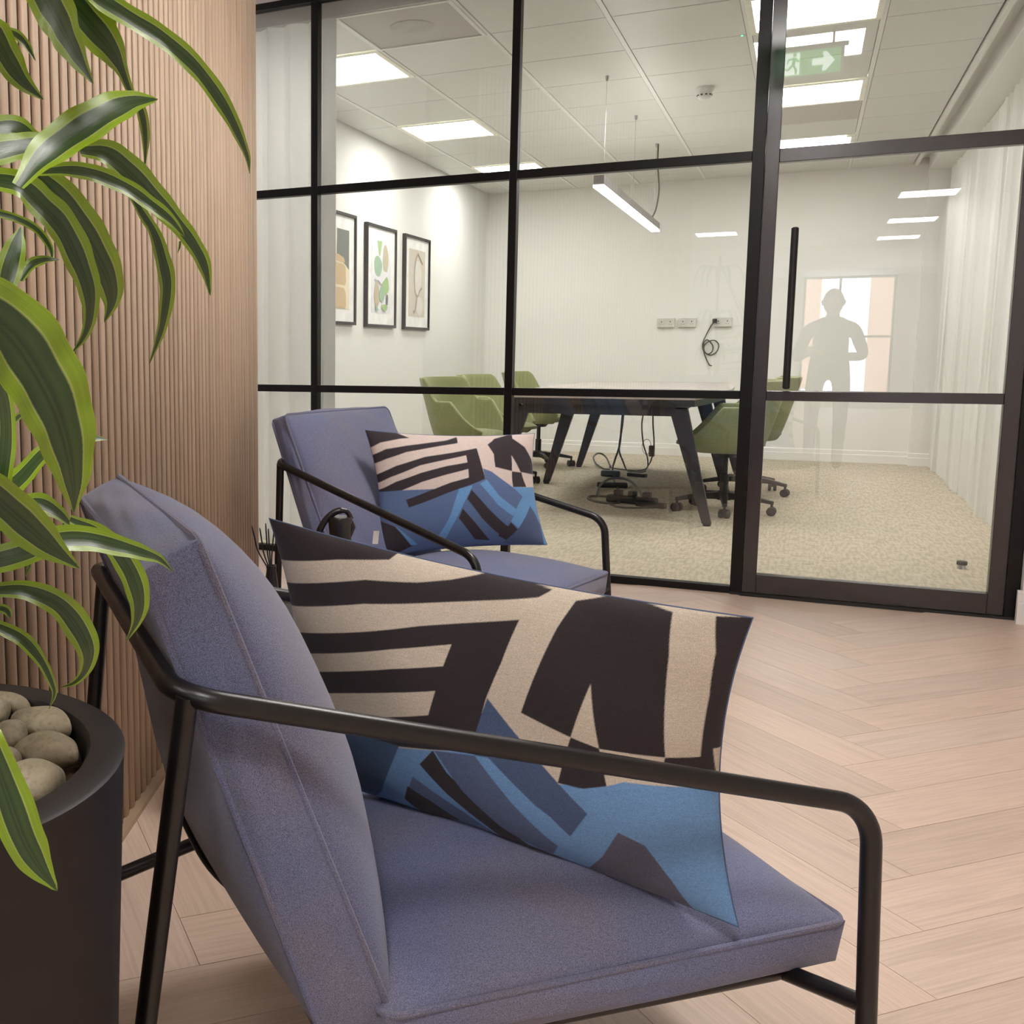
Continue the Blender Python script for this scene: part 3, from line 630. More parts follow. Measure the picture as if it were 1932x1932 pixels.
# white fabric tag on the left seam of the far cushion
q = at_d(709, 1014, float(np.linalg.norm(at_x(709, 1014, -1.13)-EYE))-.03)
lc = MB().obox((q[0]-pc.location[0], q[1]-pc.location[1], q[2]), _r*.0085, _fw*.0008, np.array(_u)*.0195+_r*.002)
lb = lc.build('fabric_tag', simple('white_woven_tag', (.72, .70, .66), .8), pc); lb['label'] = 'small white fabric tag'

TBZ = .42
# ------------------------------------------------------------------ side table with black jug and twigs between the chairs
tt = empty('side_table', (-1.0, 2.13, 0)); tag(tt, 'small round black side table between the two lounge chairs, mostly hidden by the near chair', 'table')
MB().lathe([(.0, .401), (.195, .401), (.2, .406), (.2, .415), (.195, .42), (.0, .42)], 48).build('table_top', M_TUBE, tt, True)
MB().tube([(0, 0, .01), (0, 0, .405)], .014, 16).build('column', M_TUBE, tt, True)
MB().lathe([(.0, 0), (.14, 0), (.14, .006), (.12, .012), (.0, .012)], 40).build('base', M_TUBE, tt, True)
q = at_d(628, 1040, 2.28); jg = empty('jug', (q[0], q[1], TBZ)); tag(jg, 'glossy black jug with arched handle, seen just above the near patterned cushion', 'jug')
M_JUG = simple('glossy_black_ceramic', (.020, .015, .015), .28, 0, .6)
jt = at_d(640, 962, 2.28)[2]-TBZ
jr = Vector((_r[0], _r[1], 0)).normalized()
body = [(.0, 0), (.028, 0), (.031, .01), (.027, jt*.5), (.024, jt*.8), (.027, jt*.93), (.025, jt*.95), (.0, jt*.95)]
sh = np.array(jr)*.016
MB().lathe(body, 32, (sh[0], sh[1], 0)).build('body', M_JUG, jg, True)
mk = lambda a, z: np.array(jr)*a+np.array([0, 0, z])
MB().tube(spline([mk(-.04, jt*.25), mk(-.042, jt*.55), mk(-.028, jt*.84), mk(.0, jt*.98), mk(.028, jt*1.0), mk(.040, jt*.93)], 8), [.006]*10+[.0075]*20+[.006]*11, 12).build('handle', M_JUG, jg, True)
MB().tube([mk(.036, jt*.93), mk(.042, jt*.86), mk(.036, jt*.78)], [.006, .008, .005], 12).build('spout', M_JUG, jg, True)
q = at_d(512, 1075, 2.32); vs_ = empty('twig_vase', (q[0], q[1], TBZ)); tag(vs_, 'slim black vase holding thin black twigs, beside the end of the slatted wall', 'vase')
MB().lathe([(.0, 0), (.022, 0), (.024, .03), (.016, .08), (.011, .12), (.012, .13), (.009, .13), (.008, .1)], 24, cap=False).build('vase', M_JUG, vs_, True)
for a, b in (((475, 992), (487, 1040)), ((490, 996), (498, 1045)), ((501, 987), (505, 1045)), ((506, 997), (509, 1045)), ((517, 1000), (513, 1045))):
    A1 = at_d(a[0], a[1], 2.30); B1 = np.array([q[0], q[1], TBZ+.11])
    P_ = [A1, .5*(A1+at_d(b[0], b[1], 2.31)), at_d(b[0], b[1], 2.32), B1]
    MB().tube([p_-np.array([q[0], q[1], TBZ]) for p_ in spline(P_, 5)], [.0009]+[.0016]*15, 6).build('twig', M_BLACK, vs_, True)

# ------------------------------------------------------------------ planter, stones and plant
PX, PY, PZ, PR = -.646, .566, .70, .195
pl = empty('potted_plant', (PX, PY, 0)); tag(pl, 'tall arching plant with lime-edged glossy leaves in a round matt black planter', 'plant')
MB().lathe([(.0, 0), (.162, 0), (.166, .004), (PR-.001, PZ-.006), (PR, PZ-.002), (PR-.003, PZ), (.167, PZ), (.164, PZ-.004), (.161, PZ-.05), (.157, PZ-.10), (.0, PZ-.10)], 96, cap=False).build('pot', M_POT, pl, True)
g = []
for i in range(25):
    row = []
    for j in range(25):
        a = -1+2*i/24; b = -1+2*j/24; r_ = .1605*max(abs(a), abs(b)); th = math.atan2(b, a)
        row.append((r_*math.cos(th), r_*math.sin(th), PZ-.022+random.uniform(-.004, .004)))
    g.append(row)
MB().grid(g).build('soil', M_SOIL, pl)
def stone(cx, cy, wx, hy, rot, lab, zc, seed):
    q = at_z(cx, cy, zc); d = np.linalg.norm(q-EYE); sx = wx/2/FPX*d; sy = max(.35*sx, hy/2/FPX*d*1.0)
    V = []; F = []; nu, nv = 40, 22; rs = random.Random(seed); ph = [rs.uniform(0, 6) for _ in range(6)]
    for i in range(nv+1):
        th = PI*i/nv
        for j in range(nu):
            f = 2*PI*j/nu; x = math.sin(th)*math.cos(f); y = math.sin(th)*math.sin(f); z = math.cos(th)
            k = 1+.05*math.sin(2*x+ph[0]+1.5*y)+.04*math.sin(3*y+ph[1]+2*z)+.02*math.sin(5*x+ph[2]); V.append((x*sx*k, y*sy*k*1.15, z*sy*.85*k))
    a_ = math.atan2(_r[1], _r[0])+math.radians(rot); V2 = []
    for x, y, z in V:
        X_, Y_ = x*math.cos(a_)-y*math.sin(a_)+q[0]-PX, x*math.sin(a_)+y*math.cos(a_)+q[1]-PY; r_ = math.hypot(X_, Y_)
        if r_ > .152: g_ = .152+.009*(1-math.exp(-(r_-.152)/.009)); X_, Y_ = X_*g_/r_, Y_*g_/r_
        V2.append((X_+PX-q[0], Y_+PY-q[1], z))
    V = V2
    for i in range(nv):
        for j in range(nu): F.append((i*nu+j, (i+1)*nu+j, (i+1)*nu+(j+1) % nu, i*nu+(j+1) % nu))
    o = obj('river_stone', V, F, M_STONE, None, True); o.location = (q[0], q[1], q[2])
    tag(o, lab, 'stone', 'river stones in the planter'); return o
stone(20, 1325, 118, 50, -8, 'dusky brownish oval stone at the far back of the planter', PZ-.006, 1)
stone(86, 1364, 146, 66, -20, 'large smooth grey-green stone behind the pinkish one in the planter', PZ-.007, 2)
stone(90, 1416, 132, 72, -16, 'pinkish beige speckled stone touching the right soil edge of the planter', PZ-.006, 3)
stone(66, 1476, 126, 88, -14, 'big rough beige stone at the near side of the planter', PZ-.007, 4)
stone(22, 1390, 60, 70, 10, 'small rough grey stone in the middle of the planter between the larger ones', PZ-.006, 5)
stone(-6, 1345, 44, 62, 0, 'pale rounded stone at the left, partly cut off by the picture edge', PZ-.007, 6)
stone(10, 1436, 56, 60, 0, 'small pale stone behind the leaf, left of the big rough beige stone', PZ-.006, 7)
# canes
for a, b, zt in ((.0, .0, 1.75), (-.03, .03, 1.32), (.02, -.03, 1.05)):
    P_ = spline([(a, b, PZ-.05), (a*1.3+.005, b*1.2, PZ+.25*(zt-PZ)), (a*1.1-.006, b*1.6, PZ+.6*(zt-PZ)), (a*1.6, b*1.9, zt)], 6)
    MB().tube(P_, .011, 10).build('cane', M_CANE, pl, True)
def leaf(P, Wd, d, tilt=35, base=None, fold=.22, flip=1, lab=None):
    """P pixels along the midrib; Wd pixel widths; d distances from the eye (2 values)"""
    n0 = len(P); ds = np.linspace(d[0], d[1], n0)
    pts = [at_d(x, y, q) for (x, y), q in zip(P, ds)]; W = [w_/FPX*q for w_, q in zip(Wd, ds)]
    if base is None and P[0][0] < 0: base = (PX+.01, PY+.01, pts[0][2]-.02)
    if base is None and P[0][1] < 0: base = (PX+.01, PY+.01, 1.68)
    S = spline(pts, 6); Wl = []
    for i in range(len(W)-1):
        for k in range(6):
            f = k/6; f = f*f*(3-2*f) if False else f; Wl.append(W[i]*(1-f)+W[i+1]*f)
    Wl.append(W[-1]); Wl = np.convolve(np.pad(Wl, 3, mode='edge'), np.ones(7)/7, 'valid'); Wl[-1] = 0.0004; Wl[-2] = min(Wl[-2], Wl[-4]*.5)
    if base is not None:
        b0 = np.array(base, float); S = [b0+(S[0]-b0)*k/5 for k in range(5)]+list(S); Wl = np.concatenate([Wl[0]*np.linspace(.35, .95, 5), Wl])
    V = []; F = []; UV = []; m = len(S); X = np.array([-1, -.72, -.36, 0, .36, .72, 1.0])
    if flip != 0:
        k_ = m//2; tg = S[k_+1]-S[k_-1]; vw = S[k_]-EYE; sd = np.cross(tg/np.linalg.norm(tg), vw/np.linalg.norm(vw)); flip = -1 if sd[2] > 0 else 1; tilt = tilt+10
        if tilt > 40: tilt = 40
        flip = flip
    for i, p_ in enumerate(S):
        tg = S[min(i+1, m-1)]-S[max(i-1, 0)]; tg = tg/np.linalg.norm(tg); vw = p_-EYE; vw /= np.linalg.norm(vw)
        sd = np.cross(tg, vw); l = np.linalg.norm(sd); sd = sd/(l+1e-9); nr = np.cross(sd, tg); nr /= np.linalg.norm(nr)
        if nr@vw > 0: nr = -nr
        ta = math.radians(tilt)*(flip if flip else 1); w2 = Wl[i]/2/math.cos(ta)*(1.04)
        s2 = sd*math.cos(ta)+nr*math.sin(ta); n2 = nr*math.cos(ta)-sd*math.sin(ta)
        for x in X:
            wav = .05*math.sin(i*.9+x*2)*abs(x)
            V.append(p_+s2*w2*x+n2*w2*(fold*abs(x)**1.3+wav)-np.array([PX, PY, 0])); UV.append(((x+1)/2, i/m))
    k = len(X)
    for i in range(m-1):
        for j in range(k-1): F.append((i*k+j, i*k+j+1, (i+1)*k+j+1, (i+1)*k+j))
    o = obj('leaf', V, F, M_LEAF, pl, True); ul = o.data.uv_layers.new(name='UVMap')
    for lp in o.data.loops: ul.data[lp.index].uv = UV[lp.vertex_index]
    return o
ST = lambda z: (PX, PY, z)
L = [
 ([(170, -12), (250, 38), (310, 76), (370, 130), (420, 198), (450, 255), (467, 298), (471, 328)], [36, 34, 34, 32, 30, 18, 10, 0], (.80, .92), 30, None, 1),
 ([(78, -15), (105, 30), (128, 75), (152, 118), (176, 158)], [76, 66, 50, 28, 0], (.70, .78), 35, None, -1),
 ([(120, -10), (165, 42), (205, 88), (226, 125), (246, 175), (266, 212), (274, 262), (273, 318)], [60, 70, 54, 22, 10, 20, 15, 0], (.80, .86), 25, None, 1),
 ([(204, 8), (213, 30), (216, 48), (214, 66)], [5, 8, 7, 0], (.88, .88), 10, None, 1),
 ([(-15, 55), (10, 105), (42, 152), (82, 188)], [46, 52, 34, 0], (.72, .76), 20, None, 1),
 ([(6, 56), (30, 66), (50, 86), (67, 115)], [10, 16, 14, 0], (.9, .9), 30, None, -1),
 ([(-20, 248), (28, 240), (62, 256), (96, 272)], [40, 38, 20, 4], (.84, .84), 20, None, 1),
 ([(-20, 290), (40, 278), (92, 268)], [50, 44, 28], (.82, .82), 25, None, -1),
 ([(150, 284), (200, 292), (243, 326), (290, 375), (330, 418), (364, 462), (386, 505), (397, 558)], [16, 46, 54, 48, 34, 30, 26, 0], (.82, .90), 25, None, 1),
 ([(70, 325), (130, 322), (182, 331), (240, 356), (282, 385), (322, 416), (348, 446)], [12, 26, 30, 27, 26, 20, 4], (.78, .84), 35, None, -1),
 ([(55, 322), (105, 368), (150, 428), (182, 482), (204, 530), (210, 570), (197, 608)], [34, 66, 72, 68, 56, 28, 0], (.80, .86), 15, None, 1),
 ([(245, 362), (266, 400), (290, 440), (305, 490), (314, 540), (308, 600), (298, 640), (281, 688)], [12, 18, 20, 30, 30, 20, 14, 0], (.90, .94), 30, None, 1),
 ([(340, 455), (339, 466), (335, 478)], [4, 5, 0], (.9, .9), 0, None, 1),
 ([(-12, 340), (38, 352), (80, 390), (116, 430), (146, 490), (166, 548), (168, 600), (156, 638), (134, 668)], [34, 46, 54, 56, 54, 40, 22, 14, 0], (.74, .80), 35, None, -1),
 ([(35, 352), (82, 298), (140, 254), (200, 216), (250, 193), (298, 187)], [14, 56, 66, 60, 40, 0], (.72, .76), 35, None, 1),
 ([(-5, 402), (35, 414), (70, 434), (94, 466), (99, 492)], [14, 14, 14, 12, 0], (.92, .92), 10, None, 1),
 ([(5, 572), (16, 520), (30, 466), (39, 428)], [26, 50, 40, 0], (.78, .80), 10, None, 1),
 ([(38, 530), (60, 500), (86, 490), (112, 490)], [10, 22, 14, 0], (.84, .86), 30, None, 1),
 ([(-35, 590), (20, 632), (68, 700), (106, 775), (128, 850), (138, 915), (140, 966)], [120, 138, 140, 124, 92, 52, 0], (.58, .64), 22, None, -1),
 ([(-12, 690), (8, 760), (12, 830), (4, 900), (-6, 955)], [30, 36, 36, 40, 30], (.70, .72), 15, None, 1),
 ([(18, 802), (46, 776)], [14, 10], (.85, .85), 10, None, 1),
 ([(150, 833), (178, 827), (204, 829)], [24, 14, 0], (.86, .88), 30, None, 1),
 ([(8, 928), (40, 902), (72, 866), (96, 842)], [46, 36, 32, 26], (.78, .82), 20, None, -1),
 ([(-25, 925), (20, 965), (62, 1002), (102, 1036), (150, 1072)], [70, 80, 76, 48, 0], (.66, .72), 10, None, 1),
 ([(40, 952), (78, 952), (114, 972), (142, 1000)], [26, 38, 24, 0], (.84, .86), 30, None, -1),
 ([(-25, 1064), (40, 1046), (100, 1022), (160, 1018), (220, 1030), (270, 1044), (302, 1056), (328, 1080)], [46, 52, 48, 46, 38, 26, 15, 0], (.70, .80), 20, None, -1),
 ([(132, 980), (176, 1002), (216, 1036), (246, 1082), (261, 1130), (258, 1170), (238, 1210)], [12, 32, 40, 48, 40, 20, 0], (.80, .86), 20, None, 1),
 ([(60, 1046), (56, 1066), (48, 1088)], [8, 9, 0], (.84, .84), 10, None, 1),
 ([(-12, 1114), (50, 1116), (110, 1142), (148, 1188), (166, 1230), (160, 1265), (140, 1288), (114, 1297)], [22, 36, 46, 54, 38, 18, 9, 0], (.74, .80), 15, None, -1),
 ([(-12, 1180), (40, 1206), (76, 1246), (98, 1290), (102, 1312), (92, 1338)], [20, 30, 20, 12, 8, 0], (.76, .78), 20, None, 1),
 ([(-6, 1146), (12, 1152), (20, 1166)], [14, 18, 6], (.76, .76), 10, None, 1),
 ([(-25, 1392), (10, 1490), (42, 1578), (72, 1632), (108, 1680)], [44, 70, 70, 52, 0], (.54, .57), 10, None, 1),
]
for P_, Wd, d, tilt, base, fl_ in L: leaf(P_, Wd, d, tilt, base, .2, fl_)
# out of frame: crowns that the leaves spring from
for zc, nleaf, r0 in ((1.62, 9, .19), (1.28, 8, .18), (1.02, 7, .17)):
    for k in range(nleaf):
        a = math.radians(150+200*k/nleaf+random.uniform(-8, 8)); rr = r0*random.uniform(.8, 1.1)
        V = []; F = []; UV = []; m = 9
        for i in range(m):
            f = i/(m-1); rad = rr*math.sin(f*1.5); zz = zc+.12*math.sin(f*2.2)-.22*f*f
            wd = .017*math.sin(PI*min(1, f*.9+.1))**.7
            for x in (-1, -.5, 0, .5, 1):
                V.append((rad*math.cos(a)-x*wd*math.sin(a), rad*math.sin(a)+x*wd*math.cos(a), zz+.008*abs(x))); UV.append(((x+1)/2, f))
        for i in range(m-1):
            for j in range(4): F.append((i*5+j, i*5+j+1, (i+1)*5+j+1, (i+1)*5+j))
        o = obj('leaf', V, F, M_LEAF, pl, True); ul = o.data.uv_layers.new(name='UVMap')
        for lp in o.data.loops: ul.data[lp.index].uv = UV[lp.vertex_index]
# ------------------------------------------------------------------ meeting table
tb = empty('meeting_table', (-1.12, 7.95, 0)); tag(tb, 'long boat-shaped meeting table with a pale top and splayed dark legs behind the glass', 'table')
def boat(w0, w1, L, z0, z1, n=20):
    P = []
    for k in range(n+1):
        f = -1+2*k/n; P.append((w0+(w1-w0)*(1-f*f), f*L))
    P = P+[(-x, y) for x, y in P[::-1]]
    k = len(P); V = [(x, y, z0) for x, y in P]+[(x, y, z1) for x, y in P]
    return MB().add(V, [tuple(range(k))[::-1], tuple(range(k, 2*k))]+[(i, (i+1) % k, k+(i+1) % k, k+i) for i in range(k)])
o = boat(.56, .66, 1.54, .738, .756).build('table_top', M_TABLE, tb); bevel(o, .004)
boat(.555, .655, 1.535, .70, .738).build('top_edge_core', M_BLACK, tb)
for x in (-.40, .40): MB().box((x-.03, -1.46, .64), (x+.03, 1.46, .70)).build('rail', M_DARKLEG, tb)
for y in (-1.45, .15, 1.45):
    MB().box((-.45, y-.03, .64), (.45, y+.03, .70)).build('crossbar', M_DARKLEG, tb)
    for s in (-1, 1):
        top = np.array([s*.46, y, .69]); bot = np.array([s*.645, y, .012]); m = MB()
        V = []
        for p_, wx, wy in ((bot, .026, .020), (top, .052, .028)):
            for a, b in ((-1, -1), (1, -1), (1, 1), (-1, 1)): V.append((p_[0]+a*wx, p_[1]+b*wy, p_[2]))
        m.add(V, [(0, 1, 5, 4), (1, 2, 6, 5), (2, 3, 7, 6), (3, 0, 4, 7), (3, 2, 1, 0), (4, 5, 6, 7)])
        lg = bevel(m.build('leg', M_DARKLEG, tb), .006)
        MB().lathe([(.022, 0), (.022, .012), (.0, .012)], 16, tuple(bot*np.array([1, 1, 0]))).build('foot', M_BLACK, lg)
MB().box((-.02, -.9, .756), (.10, -.78, .759)).build('cable_port', M_BLACK, tb)
MB().box((-.55, -1.50, .655), (-.47, -1.44, .70)).build('corner_bracket', M_DARKLEG, tb)

# ------------------------------------------------------------------ meeting chairs
def tub_chair():
    t = empty('office_chair', (0, 0, 0))
    # shell: angle th measured from the back; local forward = +x
    nu, nv = 48, 16; G = []
    for j in range(nv+1):
        s = j/nv; row = []
        for i in range(nu+1):
            th = -PI*.80+2*PI*.80*i/nu
            c = math.cos(th); k = (1+c)/2            # 1 at back, 0 at front
            sm = max(0, min(1, (c-.30)/.38)); zr = .455+.225*min(1, k*2.3)**1.5+.16*sm*sm*(3-2*sm)
            # plan radius grows upwards, more at the back
            R0, R1 = .19, .265
            rr = R0+(R1-R0)*s**.6+.075*s**1.6*max(0, (c-.2)/.8)
            z = .40+(zr-.40)*s**1.35
            row.append((-rr*math.cos(th)*1.0+.01, rr*math.sin(th)*1.08, z))
        G.append(row)
    m = MB().grid(G)
    o = m.build('shell', M_GREEN, t, True); so = o.modifiers.new('s', 'SOLIDIFY'); so.thickness = .028; so.offset = 0
    bevel(o, .008, 2, .9)
    pan = [(r, z) for r, z in ((.0, .395), (.12, .392), (.185, .402), (.20, .42), (.0, .425))]
    mm = MB(); n = 32; V = []; F = []
    for i in range(n):
        a = 2*PI*i/n
        for r, z in pan: V.append((r*math.cos(a)*1.05+.02, r*math.sin(a), z))
    k = len(pan)
    for i in range(n):
        for q in range(k-1): F.append((i*k+q, ((i+1) % n)*k+q, ((i+1) % n)*k+q+1, i*k+q+1))
    MB().add(V, F).build('shell_base', M_GREEN, t, True)
    cu = MB(); V = []; F = []
    pr = [(.0, .478), (.14, .476), (.20, .468), (.232, .45), (.235, .43), (.0, .425)]; k = len(pr)
    for i in range(n):
        a = 2*PI*i/n
        for r, z in pr: V.append((r*math.cos(a)*1.12+.035, r*math.sin(a), z))
    for i in range(n):
        for q in range(k-1): F.append((i*k+q, i*k+q+1, ((i+1) % n)*k+q+1, ((i+1) % n)*k+q))
    MB().add(V, F).build('seat_pad', M_GREEN, t, True)
    MB().lathe([(.0, .35), (.06, .352), (.09, .385), (.09, .395), (.0, .396)], 24).build('mechanism', M_BLACK, t, True)
    MB().lathe([(.026, .11), (.026, .24), (.017, .24), (.017, .355)], 20).build('gas_column', M_BLACK, t, True)
    MB().tube([(.03, -.05, .375), (.05, -.20, .37)], .006, 8).build('lever', M_BLACK, t, True)
    MB().lathe([(.0, .075), (.045, .078), (.05, .10), (.035, .135), (.0, .137)], 24).build('hub', M_BLACK, t, True)
    for k in range(5):
        a = 2*PI*k/5+.3; ca, sa = math.cos(a), math.sin(a); V = []
        for r, w_, z0, z1 in ((.03, .024, .082, .13), (.17, .020, .085, .118), (.30, .014, .070, .092)):
            for s_, z in ((-1, z0), (1, z0), (1, z1), (-1, z1)): V.append((r*ca-s_*w_*sa, r*sa+s_*w_*ca, z))
        F = [(0, 1, 2, 3)[::-1], (8, 9, 10, 11)]
        for q in (0, 4): F += [(q+i, q+(i+1) % 4, q+4+(i+1) % 4, q+4+i) for i in range(4)]
        lg = bevel(MB().add(V, F).build('leg', M_BLACK, t), .005)
        cx, cy = .29*ca, .29*sa; cs = MB()
        for s_ in (-1, 1):
            e_ = np.array([math.sin(a+.5), math.cos(a+.5), 0])
            p0 = np.array([cx, cy, .028])+e_*s_*.009; cs.tube([p0, p0+e_*s_*.018], .028, 20)
        cs.tube([(cx, cy, .03), (cx, cy, .08)], .008, 10)
        cs.build('caster', M_BLACK, lg, True)
    return t
def tree(o, par=None):
    c = o.copy(); C.objects.link(c); c.parent = par
    for ch in list(o.children): tree(ch, c)
    return c
proto = tub_chair()
grp = 'green tub chairs around the meeting table'
CH = [((-2.13, 7.15), -14, 'olive green tub chair left of the table, nearest the glass partition'),
      ((-2.13, 8.03), -10, 'olive green tub chair, second along the left side of the table'),
      ((-2.12, 9.35), -6, 'olive green tub chair, third and farthest along the left side of the table'),
      ((-.43, 7.14), 186, 'olive green tub chair under the right side of the table, behind the door post'),
      ((-.36, 8.15), 178, 'olive green tub chair right of the table whose back shows behind the door handle'),
      ((-1.72, 8.62), 0, None)]
first = True
for (x, y), a, lab in CH:
    if lab is None: continue
    o = proto if first else tree(proto); first = False
    o.location = (x, y, 0); o.rotation_euler = (0, 0, math.radians(a)); tag(o, lab, 'chair', grp)

# ------------------------------------------------------------------ pictures on the left wall
def print_mat(name, stops_fn):
    return stops_fn(NT(name))
def picture(y0, y1, z0, z1, label, art):
    e = empty('framed_picture', (XL, (y0+y1)/2, z0)); tag(e, label, 'picture', 'framed art prints on the meeting room wall')
    W_, H_ = (y1-y0)/2, z1-z0; f = MB(); t_ = .022
    fr = MB()
    fr.box((.0, -W_, 0), (.032, -W_+t_, H_)).box((.0, W_-t_, 0), (.032, W_, H_)).box((.0, -W_+t_, 0), (.032, W_-t_, t_)).box((.0, -W_+t_, H_-t_), (.032, W_-t_, H_))
    bevel(fr.build('frame', M_BLACK, e), .002)
    MB().box((.002, -W_+t_, t_), (.018, W_-t_, H_-t_)).build('mount_board', simple('white_mount_board', (.80, .80, .78), .8), e)
    x = .0185
    for k, (nm, m, P) in enumerate(art):
        xx = x+.0008*(k+1); n = len(P); V = [(xx, a*W_, b*H_) for a, b in P]+[(xx-.0006, a*W_, b*H_) for a, b in P]
        obj(nm, V, [tuple(range(n)), tuple(range(n, 2*n))[::-1]]+[(i, (i+1) % n, n+(i+1) % n, n+i) for i in range(n)], m, e)
c_ = lambda n, c: simple(n, c, .8, 0, .2, .04, 20)
AG, AT, AC = c_('print_grey', (.20, .21, .20)), c_('print_tan', (.58, .44, .28)), c_('print_cream', (.74, .66, .50))
# local y grows away from the camera, towards the right in the picture
def blob(cx, cy, rx, ry, n=18, ph=0, w_=.08): return [(cx+rx*math.cos(2*PI*k/n)*(1+w_*math.sin(3*2*PI*k/n+ph)), cy+ry*math.sin(2*PI*k/n)*(1+w_*math.cos(2*2*PI*k/n+ph))) for k in range(n)]
picture(6.62, 7.262, 1.218, 2.014, 'framed abstract print of grey and tan blocks, leftmost of the three', [
    ('print_sheet', c_('print_ivory', (.78, .75, .68)), [(-.66, .14), (.66, .14), (.66, .86), (-.66, .86)]),
    ('cream_shape', AC, [(-.6, .14), (.64, .14), (.64, .52), (.3, .60), (-.2, .62), (-.6, .60)]),
    ('grey_shape', AG, [(-.08, .60), (-.02, .58), (.30, .56), (.62, .50), (.62, .85), (-.05, .85)]),
    ('tan_shape', AT, [(-.6, .36), (.38, .355), (.45, .39), (.42, .52), (.30, .545), (-.6, .56)]),
    ('tan_shape', AT, [(-.6, .57), (.38, .56), (.30, .60), (.0, .625), (-.6, .62)]),
    ('tan_shape', AT, [(-.6, .15), (.38, .15), (.44, .17), (.42, .28), (.30, .33), (-.6, .335)])])
LG, SG, TN, WH = c_('print_light_green', (.36, .50, .25)), c_('print_sage', (.32, .46, .34)), c_('print_khaki', (.50, .45, .33)), c_('print_pale', (.72, .72, .74))
picture(7.472, 8.11, 1.212, 1.997, 'framed botanical print with green and khaki leaves, middle one of the three', [
    ('print_sheet', WH, [(-.64, .14), (.64, .14), (.64, .86), (-.64, .86)]),
    ('leaf_shape', SG, blob(-.22, .60, .26, .105, 18, 1)), ('leaf_shape', LG, [(-.28, .85), (.05, .85), (-.05, .74), (-.12, .70), (-.2, .76)]),
    ('leaf_shape', TN, blob(.28, .68, .19, .14, 18, 2)), ('leaf_shape', TN, blob(-.30, .32, .18, .12, 18, 3)), ('leaf_shape', LG, blob(.28, .42, .24, .085, 18, 4)),
    ('leaf_shape', SG, blob(.02, .33, .18, .075, 18, 4)), ('leaf_shape', AG, blob(.38, .28, .07, .06)), ('leaf_shape', LG, blob(.20, .20, .20, .035)), ('leaf_shape', SG, [(-.42, .22), (-.2, .17), (-.4, .16)]),
    ('pale_shape', WH, [(-.45, .49), (-.1, .50), (.1, .56), (.5, .55), (.3, .51), (.05, .45), (-.05, .42), (-.2, .46), (-.45, .46)])])
BT = c_('print_beige', (.60, .555, .48)); TP = c_('print_taupe', (.40, .35, .29)); BW = c_('print_warm_white', (.68, .655, .59))
def stroke(P, w_):
    P = [np.array(p) for p in spline([np.array([*p, 0]) for p in P], 4)]; L_ = []; R2 = []
    for i, p in enumerate(P):
        tg = P[min(i+1, len(P)-1)]-P[max(i-1, 0)]; tg /= np.linalg.norm(tg)+1e-9; nn_ = np.array([-tg[1], tg[0]*.5]); L_.append((p[0]+nn_[0]*w_, p[1]+nn_[1]*w_)); R2.append((p[0]-nn_[0]*w_, p[1]-nn_[1]*w_))
    return L_+R2[::-1]
picture(8.315, 8.955, 1.208, 1.994, 'framed pale beige abstract line print, rightmost of the three', [
    ('print_sheet', BT, [(-.64, .14), (.64, .14), (.64, .86), (-.64, .86)]),
    ('pale_shape', BW, blob(.05, .56, .30, .20)), ('pale_shape', BW, blob(.2, .26, .28, .11)),
    ('line', TP, stroke([(.08, .82), (-.1, .76), (-.22, .6), (-.15, .42), (.05, .36), (.2, .42), (.4, .46)], .03)),
    ('line', TP, stroke([(.0, .37), (-.05, .28), (-.15, .2), (-.3, .19)], .035)), ('line', TP, stroke([(.05, .82), (.2, .78), (.42, .72)], .02))])

# ------------------------------------------------------------------ curtains
def curtain(name, a, b, z0, z1, amp, wl, label, seed=1):
    a = np.array(a, float); b = np.array(b, float); L_ = np.linalg.norm(b-a); d = (b-a)/L_; nr = np.array([-d[1], d[0]])
    e = empty(name, (a[0], a[1], 0)); tag(e, label, 'curtain')
    rs = random.Random(seed); n = int(L_/wl*14); s = 0; xs_ = []; ph = 0
    G = []
    phs = [0]
    for i in range(1, n+1): phs.append(phs[-1]+2*PI/14*(1+.25*math.sin(i*.071+seed)+.15*math.sin(i*.19)))
    for z in np.linspace(z0, z1, 9):
        f = (z-z0)/(z1-z0); row = []
        for i in range(n+1):
            q = i/n*L_; am = amp*(1+.25*math.sin(i*.045+2))*(1-.25*f)
            off = am*math.sin(phs[i])+.18*am*math.sin(2.3*phs[i]+1+2*f); p_ = d*q+nr*off+d*.3*am*math.sin(2*phs[i])
            row.append((p_[0], p_[1], z))
        G.append(row)
    MB().grid(G).build('fabric', M_CURT, e, True)
    tr_ = MB().obox((*(d*L_/2), z1+.012), (*(d*L_/2), 0), (*(nr*.012), 0), (0, 0, .010)); tr_.build('track', M_LFRAME, e)
    hk = MB()
    k = 0
    while k*wl < L_:
        p_ = d*(k*wl); hk.obox((p_[0], p_[1], z1-.005), (.003, 0, 0), (0, .003, 0), (0, 0, .012)); k += 1
    hk.build('gliders', M_WPLAST, e)
    return e
curtain('curtain', (1.02, 4.98), (1.04, 10.66), .012, 2.54, .042, .135, 'long pleated white curtain along the right side of the meeting room', 1)
curtain('curtain', (-2.99, 4.88), (-2.20, 4.86), .015, 2.70, .038, .16, 'white curtain stacked behind the glass next to the slatted wall', 4)
# flat leading edge of the left curtain
bevel(MB().box((-2.21, 4.85, .015), (-2.135, 4.856, 2.70)).build('leading_edge', M_CURT, None), .001)
o = bpy.data.objects['leading_edge']; par = bpy.data.objects['curtain.001']; o.parent = par; o.matrix_parent_inverse = Matrix.Translation(par.location).inverted()

